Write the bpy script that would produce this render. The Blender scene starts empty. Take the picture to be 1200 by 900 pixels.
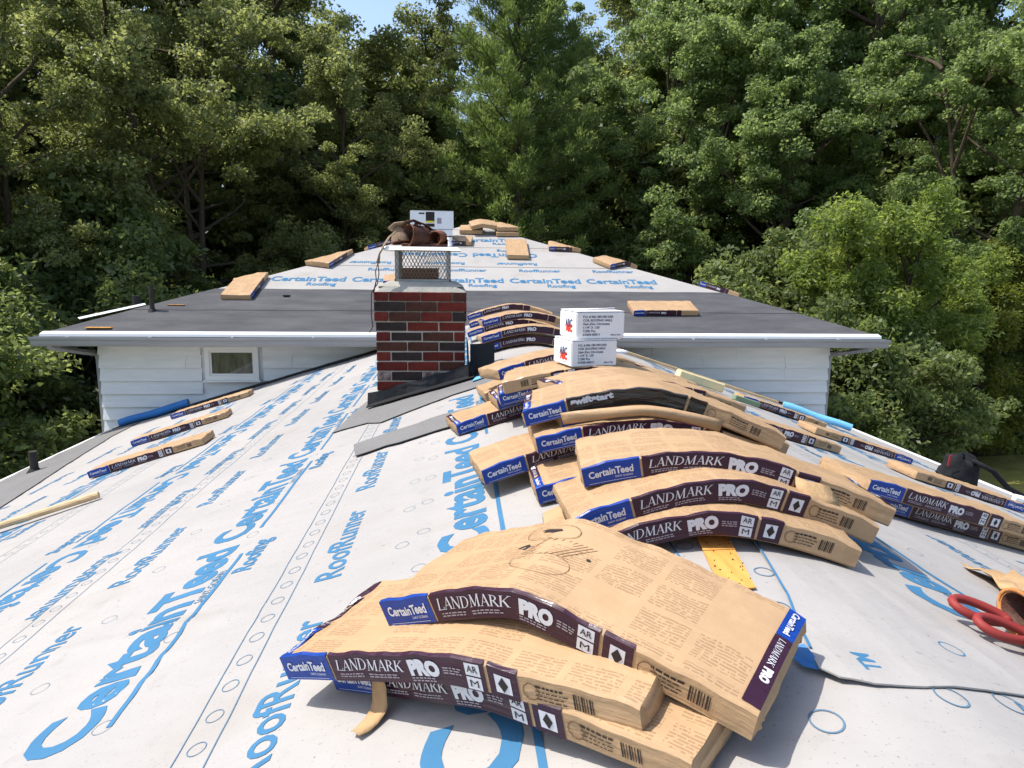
import bpy, bmesh, math, random
import numpy as np
from mathutils import Matrix, Vector

# ------------------------------------------------------------------ camera
scene = bpy.context.scene
COL = scene.collection
cam_d = bpy.data.cameras.new('camera')
cam = bpy.data.objects.new('camera', cam_d)
COL.objects.link(cam)
CAM = (-0.612, 0.0, 0.567)
cam.matrix_world = Matrix(((0.99714652, 0.00172911, -0.07547072, CAM[0]),
                           (-0.07473379, 0.16381079, -0.98365689, CAM[1]),
                           (0.01066207, 0.98649026, 0.16347258, CAM[2]),
                           (0, 0, 0, 1)))
cam_d.sensor_width = 36.0
cam_d.lens = 820.0 / 1200.0 * 36.0
cam_d.clip_start = 0.05
cam_d.clip_end = 2000.0
scene.camera = cam

# ------------------------------------------------------------------ sky, sun, exposure
SUN_DIR = Vector((-0.48, 0.04, 0.87)).normalized()      # towards the sun
world = bpy.data.worlds.new('World')
scene.world = world
world.use_nodes = True
wn = world.node_tree
bg = wn.nodes['Background']
sky = wn.nodes.new('ShaderNodeTexSky')
sky.sky_type = 'NISHITA'
sky.sun_disc = False
sky.sun_elevation = math.asin(SUN_DIR.z)
sky.sun_rotation = math.atan2(SUN_DIR.x, SUN_DIR.y)
sky.air_density = 1.0
sky.dust_density = 2.0
wn.links.new(sky.outputs[0], bg.inputs[0])
bg.inputs[1].default_value = 0.15
sun_d = bpy.data.lights.new('sun', 'SUN')
sun_d.energy = 3.4
sun_d.angle = math.radians(0.53)
sun_d.color = (1.0, 0.955, 0.88)
sun = bpy.data.objects.new('sun', sun_d)
sun.rotation_euler = (-SUN_DIR).to_track_quat('-Z', 'Y').to_euler()
sun.location = (-20, 15, 35)
COL.objects.link(sun)
scene.view_settings.view_transform = 'Standard'
scene.view_settings.look = 'None'
scene.view_settings.exposure = 0.82
scene.view_settings.gamma = 1.0
scene.render.engine = 'CYCLES'
scene.cycles.max_bounces = 8
scene.cycles.transparent_max_bounces = 8

rng = np.random.default_rng(7)
random.seed(7)

# ------------------------------------------------------------------ materials
def srgb(r, g, b):
    f = lambda c: ((c / 255.0 + 0.055) / 1.055) ** 2.4 if c > 10 else c / 255.0 / 12.92
    return (f(r), f(g), f(b), 1.0)

def mat(name, col, rough=0.7, spec=0.3, metal=0.0, var=0.0, vscale=8.0, bump=0.0, bscale=60.0,
        stretch=None, coat=0.0, col2=None, coord='Object', bump2=None):
    m = bpy.data.materials.new(name)
    m.use_nodes = True
    nt = m.node_tree
    b = nt.nodes['Principled BSDF']
    b.inputs['Base Color'].default_value = col
    b.inputs['Roughness'].default_value = rough
    b.inputs['Specular IOR Level'].default_value = spec
    b.inputs['Metallic'].default_value = metal
    b.inputs['Coat Weight'].default_value = coat
    b.inputs['Coat Roughness'].default_value = 0.18
    tc = nt.nodes.new('ShaderNodeTexCoord')
    src = tc.outputs[coord]
    if stretch:
        mp = nt.nodes.new('ShaderNodeMapping')
        mp.inputs['Scale'].default_value = stretch
        nt.links.new(src, mp.inputs['Vector'])
        src = mp.outputs[0]
    if var > 0 or col2:
        n = nt.nodes.new('ShaderNodeTexNoise')
        n.inputs['Scale'].default_value = vscale
        n.inputs['Detail'].default_value = 5.0
        n.inputs['Roughness'].default_value = 0.6
        nt.links.new(src, n.inputs['Vector'])
        r = nt.nodes.new('ShaderNodeValToRGB')
        r.color_ramp.elements[0].position = 0.32
        r.color_ramp.elements[1].position = 0.68
        c2 = col2 if col2 else tuple(max(0, c * (1 - var)) for c in col[:3]) + (1,)
        c1 = col if col2 else tuple(min(1, c * (1 + var * 0.5)) for c in col[:3]) + (1,)
        r.color_ramp.elements[0].color = c2
        r.color_ramp.elements[1].color = c1
        nt.links.new(n.outputs['Fac'], r.inputs['Fac'])
        nt.links.new(r.outputs['Color'], b.inputs['Base Color'])
    if bump > 0:
        n2 = nt.nodes.new('ShaderNodeTexNoise')
        n2.inputs['Scale'].default_value = bscale
        n2.inputs['Detail'].default_value = 4.0
        nt.links.new(src, n2.inputs['Vector'])
        bp = nt.nodes.new('ShaderNodeBump')
        bp.inputs['Strength'].default_value = bump
        bp.inputs['Distance'].default_value = 0.01
        nt.links.new(n2.outputs['Fac'], bp.inputs['Height'])
        nt.links.new(bp.outputs['Normal'], b.inputs['Normal'])
        if bump2:
            mp2 = nt.nodes.new('ShaderNodeMapping')
            mp2.inputs['Rotation'].default_value = (0, 0, bump2[0])
            mp2.inputs['Scale'].default_value = bump2[1]
            nt.links.new(tc.outputs[coord], mp2.inputs['Vector'])
            n3 = nt.nodes.new('ShaderNodeTexNoise')
            n3.inputs['Scale'].default_value = 1.0
            n3.inputs['Detail'].default_value = 3.0
            nt.links.new(mp2.outputs[0], n3.inputs['Vector'])
            b3 = nt.nodes.new('ShaderNodeBump')
            b3.inputs['Strength'].default_value = bump2[2]
            b3.inputs['Distance'].default_value = 0.01
            nt.links.new(n3.outputs['Fac'], b3.inputs['Height'])
            nt.links.new(bp.outputs['Normal'], b3.inputs['Normal'])
            nt.links.new(b3.outputs['Normal'], b.inputs['Normal'])
            nt.links.new(b3.outputs['Normal'], b.inputs['Coat Normal'])
    return m

def printed_kraft(name, base, ink):
    """kraft paper with blocks of fine print; UV is in metres along / across the face"""
    m = mat(name, base, rough=0.62, spec=0.25, var=0.10, vscale=9, bump=0.12, bscale=45, coord='UV', coat=0.12,
            bump2=(0.5, (5, 44, 1), 0.26))
    nt = m.node_tree
    L = nt.links
    def M(op, a, b=None, c=None):
        n = nt.nodes.new('ShaderNodeMath'); n.operation = op
        for i, v in enumerate((a, b, c)):
            if v is None: continue
            if isinstance(v, (int, float)): n.inputs[i].default_value = v
            else: L.new(v, n.inputs[i])
        return n.outputs[0]
    tc = nt.nodes.new('ShaderNodeTexCoord')
    sp = nt.nodes.new('ShaderNodeSeparateXYZ')
    L.new(tc.outputs['UV'], sp.inputs[0])
    u, v = sp.outputs[0], sp.outputs[1]
    lv = M('DIVIDE', v, 0.0062)
    line = M('LESS_THAN', M('FRACT', lv), 0.55)
    row = M('FLOOR', lv)
    cb = nt.nodes.new('ShaderNodeCombineXYZ')
    L.new(M('MULTIPLY', u, 150), cb.inputs[0]); L.new(M('MULTIPLY', row, 7.31), cb.inputs[1])
    wnz = nt.nodes.new('ShaderNodeTexNoise'); wnz.inputs['Scale'].default_value = 1.0; wnz.inputs['Detail'].default_value = 2
    L.new(cb.outputs[0], wnz.inputs['Vector'])
    words = M('GREATER_THAN', wnz.outputs['Fac'], 0.44)
    # blocks: columns along u of 0.093, rows along v of 0.058
    bu, bv = M('DIVIDE', u, 0.093), M('DIVIDE', v, 0.066)
    fu, fv = M('FRACT', bu), M('FRACT', bv)
    inside = M('MULTIPLY', M('MULTIPLY', M('GREATER_THAN', fu, 0.07), M('LESS_THAN', fu, 0.93)),
               M('MULTIPLY', M('GREATER_THAN', fv, 0.10), M('LESS_THAN', fv, 0.92)))
    cb2 = nt.nodes.new('ShaderNodeCombineXYZ')
    L.new(M('FLOOR', bu), cb2.inputs[0]); L.new(M('FLOOR', bv), cb2.inputs[1])
    wn2 = nt.nodes.new('ShaderNodeTexWhiteNoise'); wn2.noise_dimensions = '2D'
    L.new(cb2.outputs[0], wn2.inputs['Vector'])
    on = M('GREATER_THAN', wn2.outputs['Value'], 0.22)
    mask = M('MULTIPLY', M('MULTIPLY', line, words), M('MULTIPLY', inside, on))
    mask = M('MULTIPLY', mask, 0.40)
    mx = nt.nodes.new('ShaderNodeMix'); mx.data_type = 'RGBA'
    b = nt.nodes['Principled BSDF']
    old = b.inputs['Base Color'].links[0].from_socket
    L.new(mask, mx.inputs[0]); L.new(old, mx.inputs[6]); mx.inputs[7].default_value = ink
    L.new(mx.outputs[2], b.inputs['Base Color'])
    return m

KR = srgb(175, 144, 109)
M_kraft = mat('kraft_paper', KR, rough=0.6, spec=0.25, var=0.14, vscale=7, bump=0.25, bscale=30, coord='UV', coat=0.12,
              bump2=(0.6, (5, 46, 1), 0.42))
M_kraftp = printed_kraft('kraft_paper_printed', KR, srgb(105, 78, 52))
M_torn = mat('torn_kraft', srgb(180, 148, 110), rough=0.85, spec=0.1, var=0.15, vscale=25, bump=0.5, bscale=40)
W2 = (0.75, (4, 62, 1), 0.55)
M_blue = mat('label_blue', srgb(14, 58, 142), rough=0.45, spec=0.25, var=0.08, vscale=9, bump=0.12, bscale=35, coord='UV', coat=0.22, bump2=W2)
M_purple = mat('label_purple', srgb(52, 22, 42), rough=0.45, spec=0.25, var=0.10, vscale=9, bump=0.12, bscale=35, coord='UV', coat=0.22, bump2=W2)
M_blackp = mat('label_black', srgb(24, 24, 27), rough=0.3, spec=0.5, var=0.1, vscale=9, bump=0.3, bscale=25, coord='UV', coat=0.6, bump2=(0.4, (6, 40, 1), 0.45))
M_white_ink = mat('ink_light', srgb(205, 205, 210), rough=0.5)
M_grey_ink = mat('ink_grey', srgb(150, 140, 148), rough=0.5)
M_dark_ink = mat('ink_dark', srgb(44, 36, 34), rough=0.6)
M_brown_ink = mat('ink_brown', srgb(112, 84, 58), rough=0.7)
def sheet_material():
    m = mat('underlayment_white', srgb(164, 160, 156), rough=0.6, spec=0.25, vscale=1.3, bump=0.16, bscale=26, col2=srgb(152, 149, 146),
            bump2=(0.7, (2.2, 11, 2), 0.55))
    nt = m.node_tree; L = nt.links; b = nt.nodes['Principled BSDF']
    tc = nt.nodes.new('ShaderNodeTexCoord')
    src = b.inputs['Base Color'].links[0].from_socket
    for scale, lo, hi, col, fac in ((170, .66, .72, srgb(96, 92, 88), .55), (2.6, .56, .78, srgb(132, 124, 114), .45), (11, .62, .74, srgb(138, 134, 130), .30), (38, .69, .74, srgb(110, 102, 92), .40)):
        n = nt.nodes.new('ShaderNodeTexNoise'); n.inputs['Scale'].default_value = scale; n.inputs['Detail'].default_value = 3
        L.new(tc.outputs['Object'], n.inputs['Vector'])
        r = nt.nodes.new('ShaderNodeMapRange'); r.inputs[1].default_value = lo; r.inputs[2].default_value = hi; r.inputs[4].default_value = fac
        L.new(n.outputs['Fac'], r.inputs[0])
        mx = nt.nodes.new('ShaderNodeMix'); mx.data_type = 'RGBA'; L.new(r.outputs[0], mx.inputs[0]); L.new(src, mx.inputs[6]); mx.inputs[7].default_value = col
        src = mx.outputs[2]
    L.new(src, b.inputs['Base Color'])
    return m
M_sheet = sheet_material()
M_print = mat('print_blue', srgb(62, 112, 148), rough=0.6, spec=0.2, var=0.1, vscale=5)
M_print_thin = mat('print_blue_line', srgb(88, 116, 138), rough=0.6, spec=0.2)
M_felt = mat('felt_membrane', srgb(88, 88, 90), rough=0.9, spec=0.15, col2=srgb(70, 70, 73), vscale=3.2, bump=0.35, bscale=220, stretch=(.5, 1.6, 1))
M_felt2 = mat('grey_membrane', srgb(116, 115, 114), rough=0.9, spec=0.15, var=0.10, vscale=3, bump=0.3, bscale=250)
M_blackfl = mat('black_flashing', srgb(26, 27, 30), rough=0.6, spec=0.3, var=0.2, vscale=9, bump=0.3, bscale=40)
M_siding = mat('white_siding', srgb(226, 227, 226), rough=0.55, spec=0.3, var=0.07, vscale=3.0, bump=0.15, bscale=30, stretch=(1, 1, 6))
M_trim = mat('white_trim', srgb(232, 232, 230), rough=0.4, spec=0.4, var=0.04, vscale=4)
M_gutter = mat('gutter_aluminium', srgb(150, 151, 153), rough=0.45, spec=0.45, var=0.10, vscale=3, stretch=(1, 8, 8))
M_mortar = mat('mortar', srgb(164, 156, 145), rough=0.95, spec=0.1, var=0.25, vscale=14, bump=0.6, bscale=90)
M_bricks = [mat('brick_red', srgb(104, 44, 36), rough=0.9, spec=0.15, var=0.30, vscale=16, bump=0.6, bscale=80),
            mat('brick_deep_red', srgb(92, 38, 33), rough=0.9, spec=0.15, var=0.3, vscale=16, bump=0.6, bscale=80),
            mat('brick_brown', srgb(76, 48, 40), rough=0.9, spec=0.15, var=0.3, vscale=16, bump=0.6, bscale=80),
            mat('brick_dark', srgb(54, 46, 44), rough=0.9, spec=0.15, var=0.3, vscale=16, bump=0.6, bscale=80),
            mat('brick_white_stained', srgb(158, 148, 144), rough=0.95, spec=0.1, col2=srgb(84, 54, 47), vscale=20, bump=0.7, bscale=70)]
M_concrete = mat('concrete', srgb(158, 156, 148), rough=0.95, spec=0.1, var=0.15, vscale=9, bump=0.5, bscale=60)
M_galv = mat('galvanised_steel', srgb(150, 152, 152), rough=0.45, spec=0.5, metal=0.7, var=0.2, vscale=15)
M_rust = mat('weathered_steel', srgb(124, 112, 100), rough=0.7, spec=0.3, metal=0.3, var=0.3, vscale=25)
M_flue = mat('flue_tile', srgb(120, 84, 62), rough=0.95, spec=0.1, var=0.2, vscale=10)
M_wood = mat('pine_wood', srgb(214, 158, 84), rough=0.7, spec=0.2, col2=srgb(190, 132, 64), vscale=5, stretch=(10, 1, 1), bump=0.2, bscale=20)
M_woodpale = mat('pale_wood', srgb(208, 184, 146), rough=0.7, spec=0.2, col2=srgb(180, 152, 112), vscale=6, stretch=(1, 10, 10), bump=0.2, bscale=20)
M_leather = mat('leather_brown', srgb(112, 66, 42), rough=0.55, spec=0.35, var=0.35, vscale=14, bump=0.35, bscale=60)
M_leather_d = mat('leather_dark', srgb(74, 44, 32), rough=0.6, spec=0.3, var=0.3, vscale=14, bump=0.35, bscale=60)
M_leather_t = mat('leather_tan', srgb(176, 118, 66), rough=0.6, spec=0.3, var=0.25, vscale=18, bump=0.3, bscale=70)
M_suede = mat('leather_grey_suede', srgb(138, 118, 98), rough=0.85, spec=0.15, var=0.25, vscale=14, bump=0.3, bscale=60)
M_red = mat('red_rubber_grip', srgb(138, 50, 46), rough=0.6, spec=0.3, var=0.12, vscale=20)
M_steel = mat('dark_steel', srgb(90, 90, 94), rough=0.35, spec=0.5, metal=0.8)
M_box = mat('white_cardboard', srgb(228, 228, 230), rough=0.6, spec=0.25, var=0.05, vscale=6, bump=0.1, bscale=20)
M_boxin = mat('brown_cardboard', srgb(160, 130, 96), rough=0.8, spec=0.1)
M_orange_ink = mat('ink_red', srgb(214, 66, 44), rough=0.5)
M_navy_ink = mat('ink_navy', srgb(56, 66, 104), rough=0.5)
M_yellow_ink = mat('ink_yellow', srgb(222, 198, 60), rough=0.5)
M_tubeblue = mat('blue_roll', srgb(52, 120, 186), rough=0.5, spec=0.3, var=0.12, vscale=5, bump=0.2, bscale=20)
M_tubelight = mat('light_blue_roll', srgb(112, 178, 216), rough=0.5, spec=0.3, var=0.10, vscale=5, bump=0.2, bscale=20)
M_pipe = mat('dark_pipe', srgb(54, 50, 46), rough=0.7, spec=0.3, var=0.3, vscale=12)
M_cloth = mat('black_cloth', srgb(32, 33, 36), rough=0.85, spec=0.2, var=0.2, vscale=14, bump=0.4, bscale=40)
M_foam = mat('cream_foam', srgb(222, 206, 160), rough=0.9, spec=0.1, var=0.1, vscale=15)
M_green = mat('green_foam', srgb(120, 138, 112), rough=0.9, spec=0.1, var=0.1, vscale=15)
M_glass = mat('window_glass', srgb(92, 94, 86), rough=0.05, spec=0.8, coat=0.5, col2=srgb(34, 38, 36), vscale=7, stretch=(2.2, 1, .5))
M_curtain = mat('lace_curtain', srgb(120, 122, 116), rough=0.9)
M_bark = mat('bark', srgb(84, 74, 62), rough=0.95, spec=0.1, var=0.4, vscale=6, stretch=(4, 4, 1), bump=0.6, bscale=14)
M_dead = mat('dead_wood', srgb(140, 126, 108), rough=0.95, spec=0.1, var=0.3, vscale=8)
M_grass = mat('grass_ground', srgb(98, 104, 52), rough=0.95, spec=0.1, col2=srgb(74, 68, 44), vscale=0.8, bump=0.8, bscale=9)
M_lawn = mat('dry_lawn', srgb(150, 142, 82), rough=0.95, spec=0.1, col2=srgb(112, 116, 58), vscale=2.5, bump=0.6, bscale=30)
M_drive = mat('gravel_drive', srgb(150, 143, 132), rough=0.95, spec=0.1, var=0.2, vscale=3, bump=0.6, bscale=40)

def leaf_mat(name, c_dark, c_light, trans=0.55):
    m = bpy.data.materials.new(name)
    m.use_nodes = True
    nt = m.node_tree
    b = nt.nodes['Principled BSDF']
    out = nt.nodes['Material Output']
    at = nt.nodes.new('ShaderNodeAttribute'); at.attribute_name = 'tone'
    r = nt.nodes.new('ShaderNodeValToRGB')
    r.color_ramp.elements[0].color = c_dark
    r.color_ramp.elements[1].color = c_light
    nt.links.new(at.outputs['Fac'], r.inputs['Fac'])
    nt.links.new(r.outputs['Color'], b.inputs['Base Color'])
    b.inputs['Roughness'].default_value = 0.46
    b.inputs['Specular IOR Level'].default_value = 0.4
    tr = nt.nodes.new('ShaderNodeBsdfTranslucent')
    hs = nt.nodes.new('ShaderNodeHueSaturation')
    hs.inputs['Hue'].default_value = 0.485
    hs.inputs['Saturation'].default_value = 1.1
    hs.inputs['Value'].default_value = 2.0
    nt.links.new(r.outputs['Color'], hs.inputs['Color'])
    nt.links.new(hs.outputs['Color'], tr.inputs['Color'])
    mx = nt.nodes.new('ShaderNodeMixShader')
    mx.inputs[0].default_value = trans
    nt.links.new(b.outputs[0], mx.inputs[1])
    nt.links.new(tr.outputs[0], mx.inputs[2])
    nt.links.new(mx.outputs[0], out.inputs['Surface'])
    return m

M_oak = leaf_mat('leaf_oak', (0.078, 0.100, 0.032, 1), (0.250, 0.285, 0.110, 1))
M_maple = leaf_mat('leaf_maple', (0.074, 0.116, 0.036, 1), (0.230, 0.300, 0.115, 1))
M_ash = leaf_mat('leaf_ash', (0.078, 0.122, 0.026, 1), (0.235, 0.300, 0.078, 1))
M_pine = leaf_mat('leaf_pine', (0.062, 0.100, 0.028, 1), (0.165, 0.230, 0.070, 1), 0.5)
M_cedar = leaf_mat('leaf_cedar', (0.081, 0.115, 0.022, 1), (0.189, 0.216, 0.043, 1), 0.5)
M_under = leaf_mat('leaf_understory', (0.064, 0.094, 0.030, 1), (0.200, 0.250, 0.090, 1))

# ------------------------------------------------------------------ object helpers
def link(o, parent=None):
    COL.objects.link(o)
    if parent is not None:
        o.parent = parent
        o.matrix_parent_inverse = Matrix.Identity(4)
    return o

def tag(o, label=None, cat=None, group=None, kind=None):
    if label: o['label'] = label
    if cat: o['category'] = cat
    if group: o['group'] = group
    if kind: o['kind'] = kind
    return o

def empty(name, loc, label, cat, group=None):
    o = bpy.data.objects.new(name, None)
    o.location = loc
    o.empty_display_size = 0.1
    link(o)
    return tag(o, label, cat, group)

def mesh(name, V, F, mats, parent=None, mi=None, uv=None, smooth=False):
    """vertices in world space; children of an Empty are shifted to its origin"""
    V = np.asarray(V, float)
    if parent is not None:
        V = V - world_loc(parent)
    me = bpy.data.meshes.new(name)
    me.from_pydata([tuple(v) for v in V], [], [tuple(f) for f in F])
    if not isinstance(mats, (list, tuple)): mats = [mats]
    for m in mats: me.materials.append(m)
    if mi is not None: me.polygons.foreach_set('material_index', np.asarray(mi, np.int32))
    if uv is not None:
        ul = me.uv_layers.new(name='UVMap')
        idx = np.empty(len(me.loops), np.int32); me.loops.foreach_get('vertex_index', idx)
        ul.data.foreach_set('uv', np.asarray(uv, np.float32)[idx].ravel())
    if smooth: me.polygons.foreach_set('use_smooth', np.ones(len(me.polygons), bool))
    me.update()
    return link(bpy.data.objects.new(name, me), parent)

def world_loc(o):
    v = np.zeros(3)
    while o is not None:
        v = v + np.array(o.location); o = o.parent
    return v

class G:
    """collects geometry"""
    def __init__(s): s.v = []; s.f = []; s.n = 0
    def add(s, V, F):
        V = np.asarray(V, float)
        s.v.append(V); s.f += [tuple(i + s.n for i in f) for f in F]; s.n += len(V); return s
    def box(s, c, size, rz=0.0, bev=0.0, M=None):
        c = np.array(c, float); h = np.array(size, float) / 2
        if bev > 0:
            P = []
            for ax in range(3):
                pass
            bm = bmesh.new(); bmesh.ops.create_cube(bm, size=1.0)
            for v in bm.verts: v.co = Vector((v.co.x * size[0], v.co.y * size[1], v.co.z * size[2]))
            bmesh.ops.bevel(bm, geom=list(bm.edges), offset=bev, segments=1, affect='EDGES')
            bm.verts.ensure_lookup_table()
            P = np.array([v.co[:] for v in bm.verts]); F = [[v.index for v in f.verts] for f in bm.faces]; bm.free()
        else:
            P = np.array([(x, y, z) for z in (-1, 1) for y in (-1, 1) for x in (-1, 1)]) * h
            F = [(0, 2, 3, 1), (4, 5, 7, 6), (0, 1, 5, 4), (2, 6, 7, 3), (0, 4, 6, 2), (1, 3, 7, 5)]
        if M is not None: P = P @ np.array(M).T
        if rz:
            cs, sn = math.cos(rz), math.sin(rz)
            P = np.stack([P[:, 0] * cs - P[:, 1] * sn, P[:, 0] * sn + P[:, 1] * cs, P[:, 2]], 1)
        return s.add(P + c, F)
    def tube(s, pts, rad, n=8, cap=True, flat=1.0):
        pts = np.asarray(pts, float)
        rad = np.full(len(pts), rad) if np.isscalar(rad) else np.asarray(rad)
        V = []; up = np.array([0.13, 0.27, 0.95])
        for i in range(len(pts)):
            t = pts[min(i + 1, len(pts) - 1)] - pts[max(i - 1, 0)]
            t = t / (np.linalg.norm(t) + 1e-9)
            a = np.cross(t, up)
            if np.linalg.norm(a) < 1e-3: a = np.cross(t, [1, 0, 0])
            a /= np.linalg.norm(a); b = np.cross(a, t)
            for k in range(n):
                an = 2 * math.pi * k / n
                V.append(pts[i] + rad[i] * (math.cos(an) * a + flat * math.sin(an) * b))
        F = []
        for i in range(len(pts) - 1):
            for k in range(n):
                k2 = (k + 1) % n
                F.append((i * n + k, i * n + k2, (i + 1) * n + k2, (i + 1) * n + k))
        if cap:
            F.append(tuple(range(n - 1, -1, -1))); F.append(tuple((len(pts) - 1) * n + k for k in range(n)))
        return s.add(V, F)
    def obj(s, name, mats, parent=None, smooth=False):
        return mesh(name, np.concatenate(s.v), s.f, mats, parent, smooth=smooth)

def wav(x, y, seed=0.0):
    return (np.sin(x * 3.1 + y * 1.7 + seed) * np.sin(y * 2.3 - x * 1.1 + seed * 1.7) + 0.6 * np.sin(x * 7.3 - y * 5.1 + 2.2 * seed)
            * np.sin(y * 6.7 + x * 2.9 + seed) + 0.35 * np.sin(x * 15.1 + y * 11.7 + seed * 3) * np.sin(y * 17.3 - x * 9.7))

# ------------------------------------------------------------------ lettering
_tc = {}
def text2d(string, bold=0.0, spacing=1.0):
    """unit cap-height outline triangles from the built-in font: verts (n,2), faces, width"""
    key = (string, bold, spacing)
    if key in _tc: return _tc[key]
    if string == 'CertainTeed':
        V1, F1, w1 = text2d('CertainT', bold); V2, F2, w2 = text2d('eed', bold)
        V = np.concatenate([V1, V2 + np.array([w1 - .10, 0])]); F = F1 + [tuple(i + len(V1) for i in f) for f in F2]
        _tc[key] = (V, F, V[:, 0].max()); return _tc[key]
    cu = bpy.data.curves.new('t', 'FONT')
    cu.body = string; cu.size = 1.0; cu.offset = bold; cu.resolution_u = 3; cu.space_character = spacing
    o = bpy.data.objects.new('t', cu); COL.objects.link(o)
    dg = bpy.context.evaluated_depsgraph_get()
    me = o.evaluated_get(dg).to_mesh()
    V = np.array([v.co[:2] for v in me.vertices]); F = [tuple(p.vertices) for p in me.polygons]
    o.evaluated_get(dg).to_mesh_clear()
    bpy.data.objects.remove(o); bpy.data.curves.remove(cu)
    V = V / 0.70
    V[:, 0] -= V[:, 0].min()
    _tc[key] = (V, F, V[:, 0].max())
    return _tc[key]

def subdivide2d(V, F, mx):
    bm = bmesh.new()
    vs = [bm.verts.new((v[0], v[1], 0)) for v in V]
    for f in F:
        try: bm.faces.new([vs[i] for i in f])
        except ValueError: pass
    for _ in range(5):
        E = [e for e in bm.edges if e.calc_length() > mx]
        if not E: break
        bmesh.ops.subdivide_edges(bm, edges=E, cuts=1)
        bmesh.ops.triangulate(bm, faces=[f for f in bm.faces if len(f.verts) > 3])
    bm.verts.ensure_lookup_table(); bm.verts.index_update()
    V = np.array([v.co[:2] for v in bm.verts]); F = [tuple(v.index for v in f.verts) for f in bm.faces]
    bm.free()
    return V, F

def stroke(a, b, w):
    a = np.array(a, float); b = np.array(b, float); d = b - a; d /= np.linalg.norm(d); n = np.array([-d[1], d[0]]) * w / 2
    return [a - n, b - n, b + n, a + n]

def serif_word():
    """LANDMARK in an engraved roman, drawn stroke by stroke (unit cap height)"""
    tk, th, sh = 0.13, 0.05, 0.035
    polys = []; x = 0.0
    def sf(cx, cy, w=0.26): polys.append([(x + cx - w / 2, cy), (x + cx + w / 2, cy), (x + cx + w / 2, cy + sh), (x + cx - w / 2, cy + sh)])
    def st(a, b, w): polys.append([(x + p[0], p[1]) for p in stroke(a, b, w)])
    def bowl(cx, cy, rx, ry, a0=-90, a1=90, n=8):
        for i in range(n):
            t0 = math.radians(a0 + (a1 - a0) * i / n); t1 = math.radians(a0 + (a1 - a0) * (i + 1) / n)
            w0 = th + (tk - th) * max(0, math.cos(t0)); w1 = th + (tk - th) * max(0, math.cos(t1))
            polys.append([(x + cx + rx * math.cos(t0), cy + ry * math.sin(t0)), (x + cx + rx * math.cos(t1), cy + ry * math.sin(t1)),
                          (x + cx + (rx - w1) * math.cos(t1), cy + (ry - th) * math.sin(t1)), (x + cx + (rx - w0) * math.cos(t0), cy + (ry - th) * math.sin(t0))])
    for ch in 'LANDMARK':
        if ch == 'L':
            st((.15, 0), (.15, 1), tk); sf(.15, 0); sf(.15, 1 - sh); st((.1, .025), (.62, .025), th); st((.61, 0), (.64, .24), th); w = .66
        elif ch == 'A':
            st((.12, 0), (.42, 1), th); st((.40, 1), (.72, 0), tk); st((.2, .33), (.62, .33), th * .8); sf(.12, 0, .24); sf(.73, 0, .28); w = .80
        elif ch == 'N':
            st((.15, 0), (.15, 1), th); st((.12, 1), (.72, 0), tk); st((.72, 0), (.72, 1), th); sf(.15, 0, .24); sf(.12, 1 - sh, .24); sf(.72, 1 - sh, .24); w = .86
        elif ch == 'D':
            st((.16, 0), (.16, 1), tk); sf(.13, 0, .24); sf(.13, 1 - sh, .24); bowl(.28, .5, .52, .5); st((.1, .025), (.3, .025), th); st((.1, .975), (.3, .975), th); w = .88
        elif ch == 'M':
            st((.13, 0), (.2, 1), th); st((.18, 1), (.5, .05), tk); st((.5, .05), (.82, 1), th); st((.86, 0), (.82, 1), tk); sf(.13, 0, .24); sf(.86, 0, .26); sf(.16, 1 - sh, .2); sf(.86, 1 - sh, .2); w = 1.02
        elif ch == 'R':
            st((.16, 0), (.16, 1), tk); sf(.15, 0); sf(.13, 1 - sh, .24); bowl(.26, .74, .34, .26); st((.1, .5), (.3, .5), th); st((.1, .975), (.3, .975), th); st((.34, .5), (.72, 0), tk); sf(.74, 0, .2); w = .76
        else:
            st((.16, 0), (.16, 1), tk); sf(.15, 0); sf(.15, 1 - sh); st((.2, .42), (.66, 1), th); st((.34, .56), (.72, 0), tk); sf(.66, 1 - sh, .24); sf(.74, 0, .24); w = .78
        x += w
    V = []; F = []
    for P in polys:
        F.append(tuple(range(len(V), len(V) + len(P)))); V += list(P)
    V = np.array(V)
    V[:, 0] += 0.20 * V[:, 1]
    return V, F, V[:, 0].max()
SERIF = serif_word()

# ------------------------------------------------------------------ roof surfaces
TL, TR, RIDGE_R = 0.2995, 0.3219, 0.20
EAVE_L, EAVE_R, WALL_Y = -4.95, 4.32, 9.1625
def S(x):
    x = np.asarray(x, float)
    return -np.where(x < 0, TL, TR) * np.sqrt(x * x + RIDGE_R ** 2) + np.where(x < 0, 0.0, (TR - TL) * RIDGE_R)

CREASES = [((-1.86, 1.95), (-1.13, 1.80), 0.011, 0.034), ((-1.60, 1.62), (-1.20, 1.72), 0.007, 0.03),
           ((-1.52, 1.50), (-1.18, 1.66), 0.006, 0.03), ((-0.62, 3.9), (-1.0, 3.2), 0.004, 0.03),
           ((0.30, 1.42), (0.34, 1.02), 0.004, 0.02), ((0.9, 2.9), (2.2, 3.3), 0.006, 0.04)]
def crease(x, y):
    z = np.zeros_like(x)
    for (a, b, h, w) in CREASES:
        ax, ay = a; dx, dy = b[0] - ax, b[1] - ay; L2 = dx * dx + dy * dy
        t = ((x - ax) * dx + (y - ay) * dy) / L2
        d2 = (x - ax - t * dx) ** 2 + (y - ay - t * dy) ** 2
        z += h * np.exp(-d2 / (w * w)) * np.exp(-np.clip(np.abs(t - 0.5) - 0.3, 0, None) ** 2 / 0.03)
    return z
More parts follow.
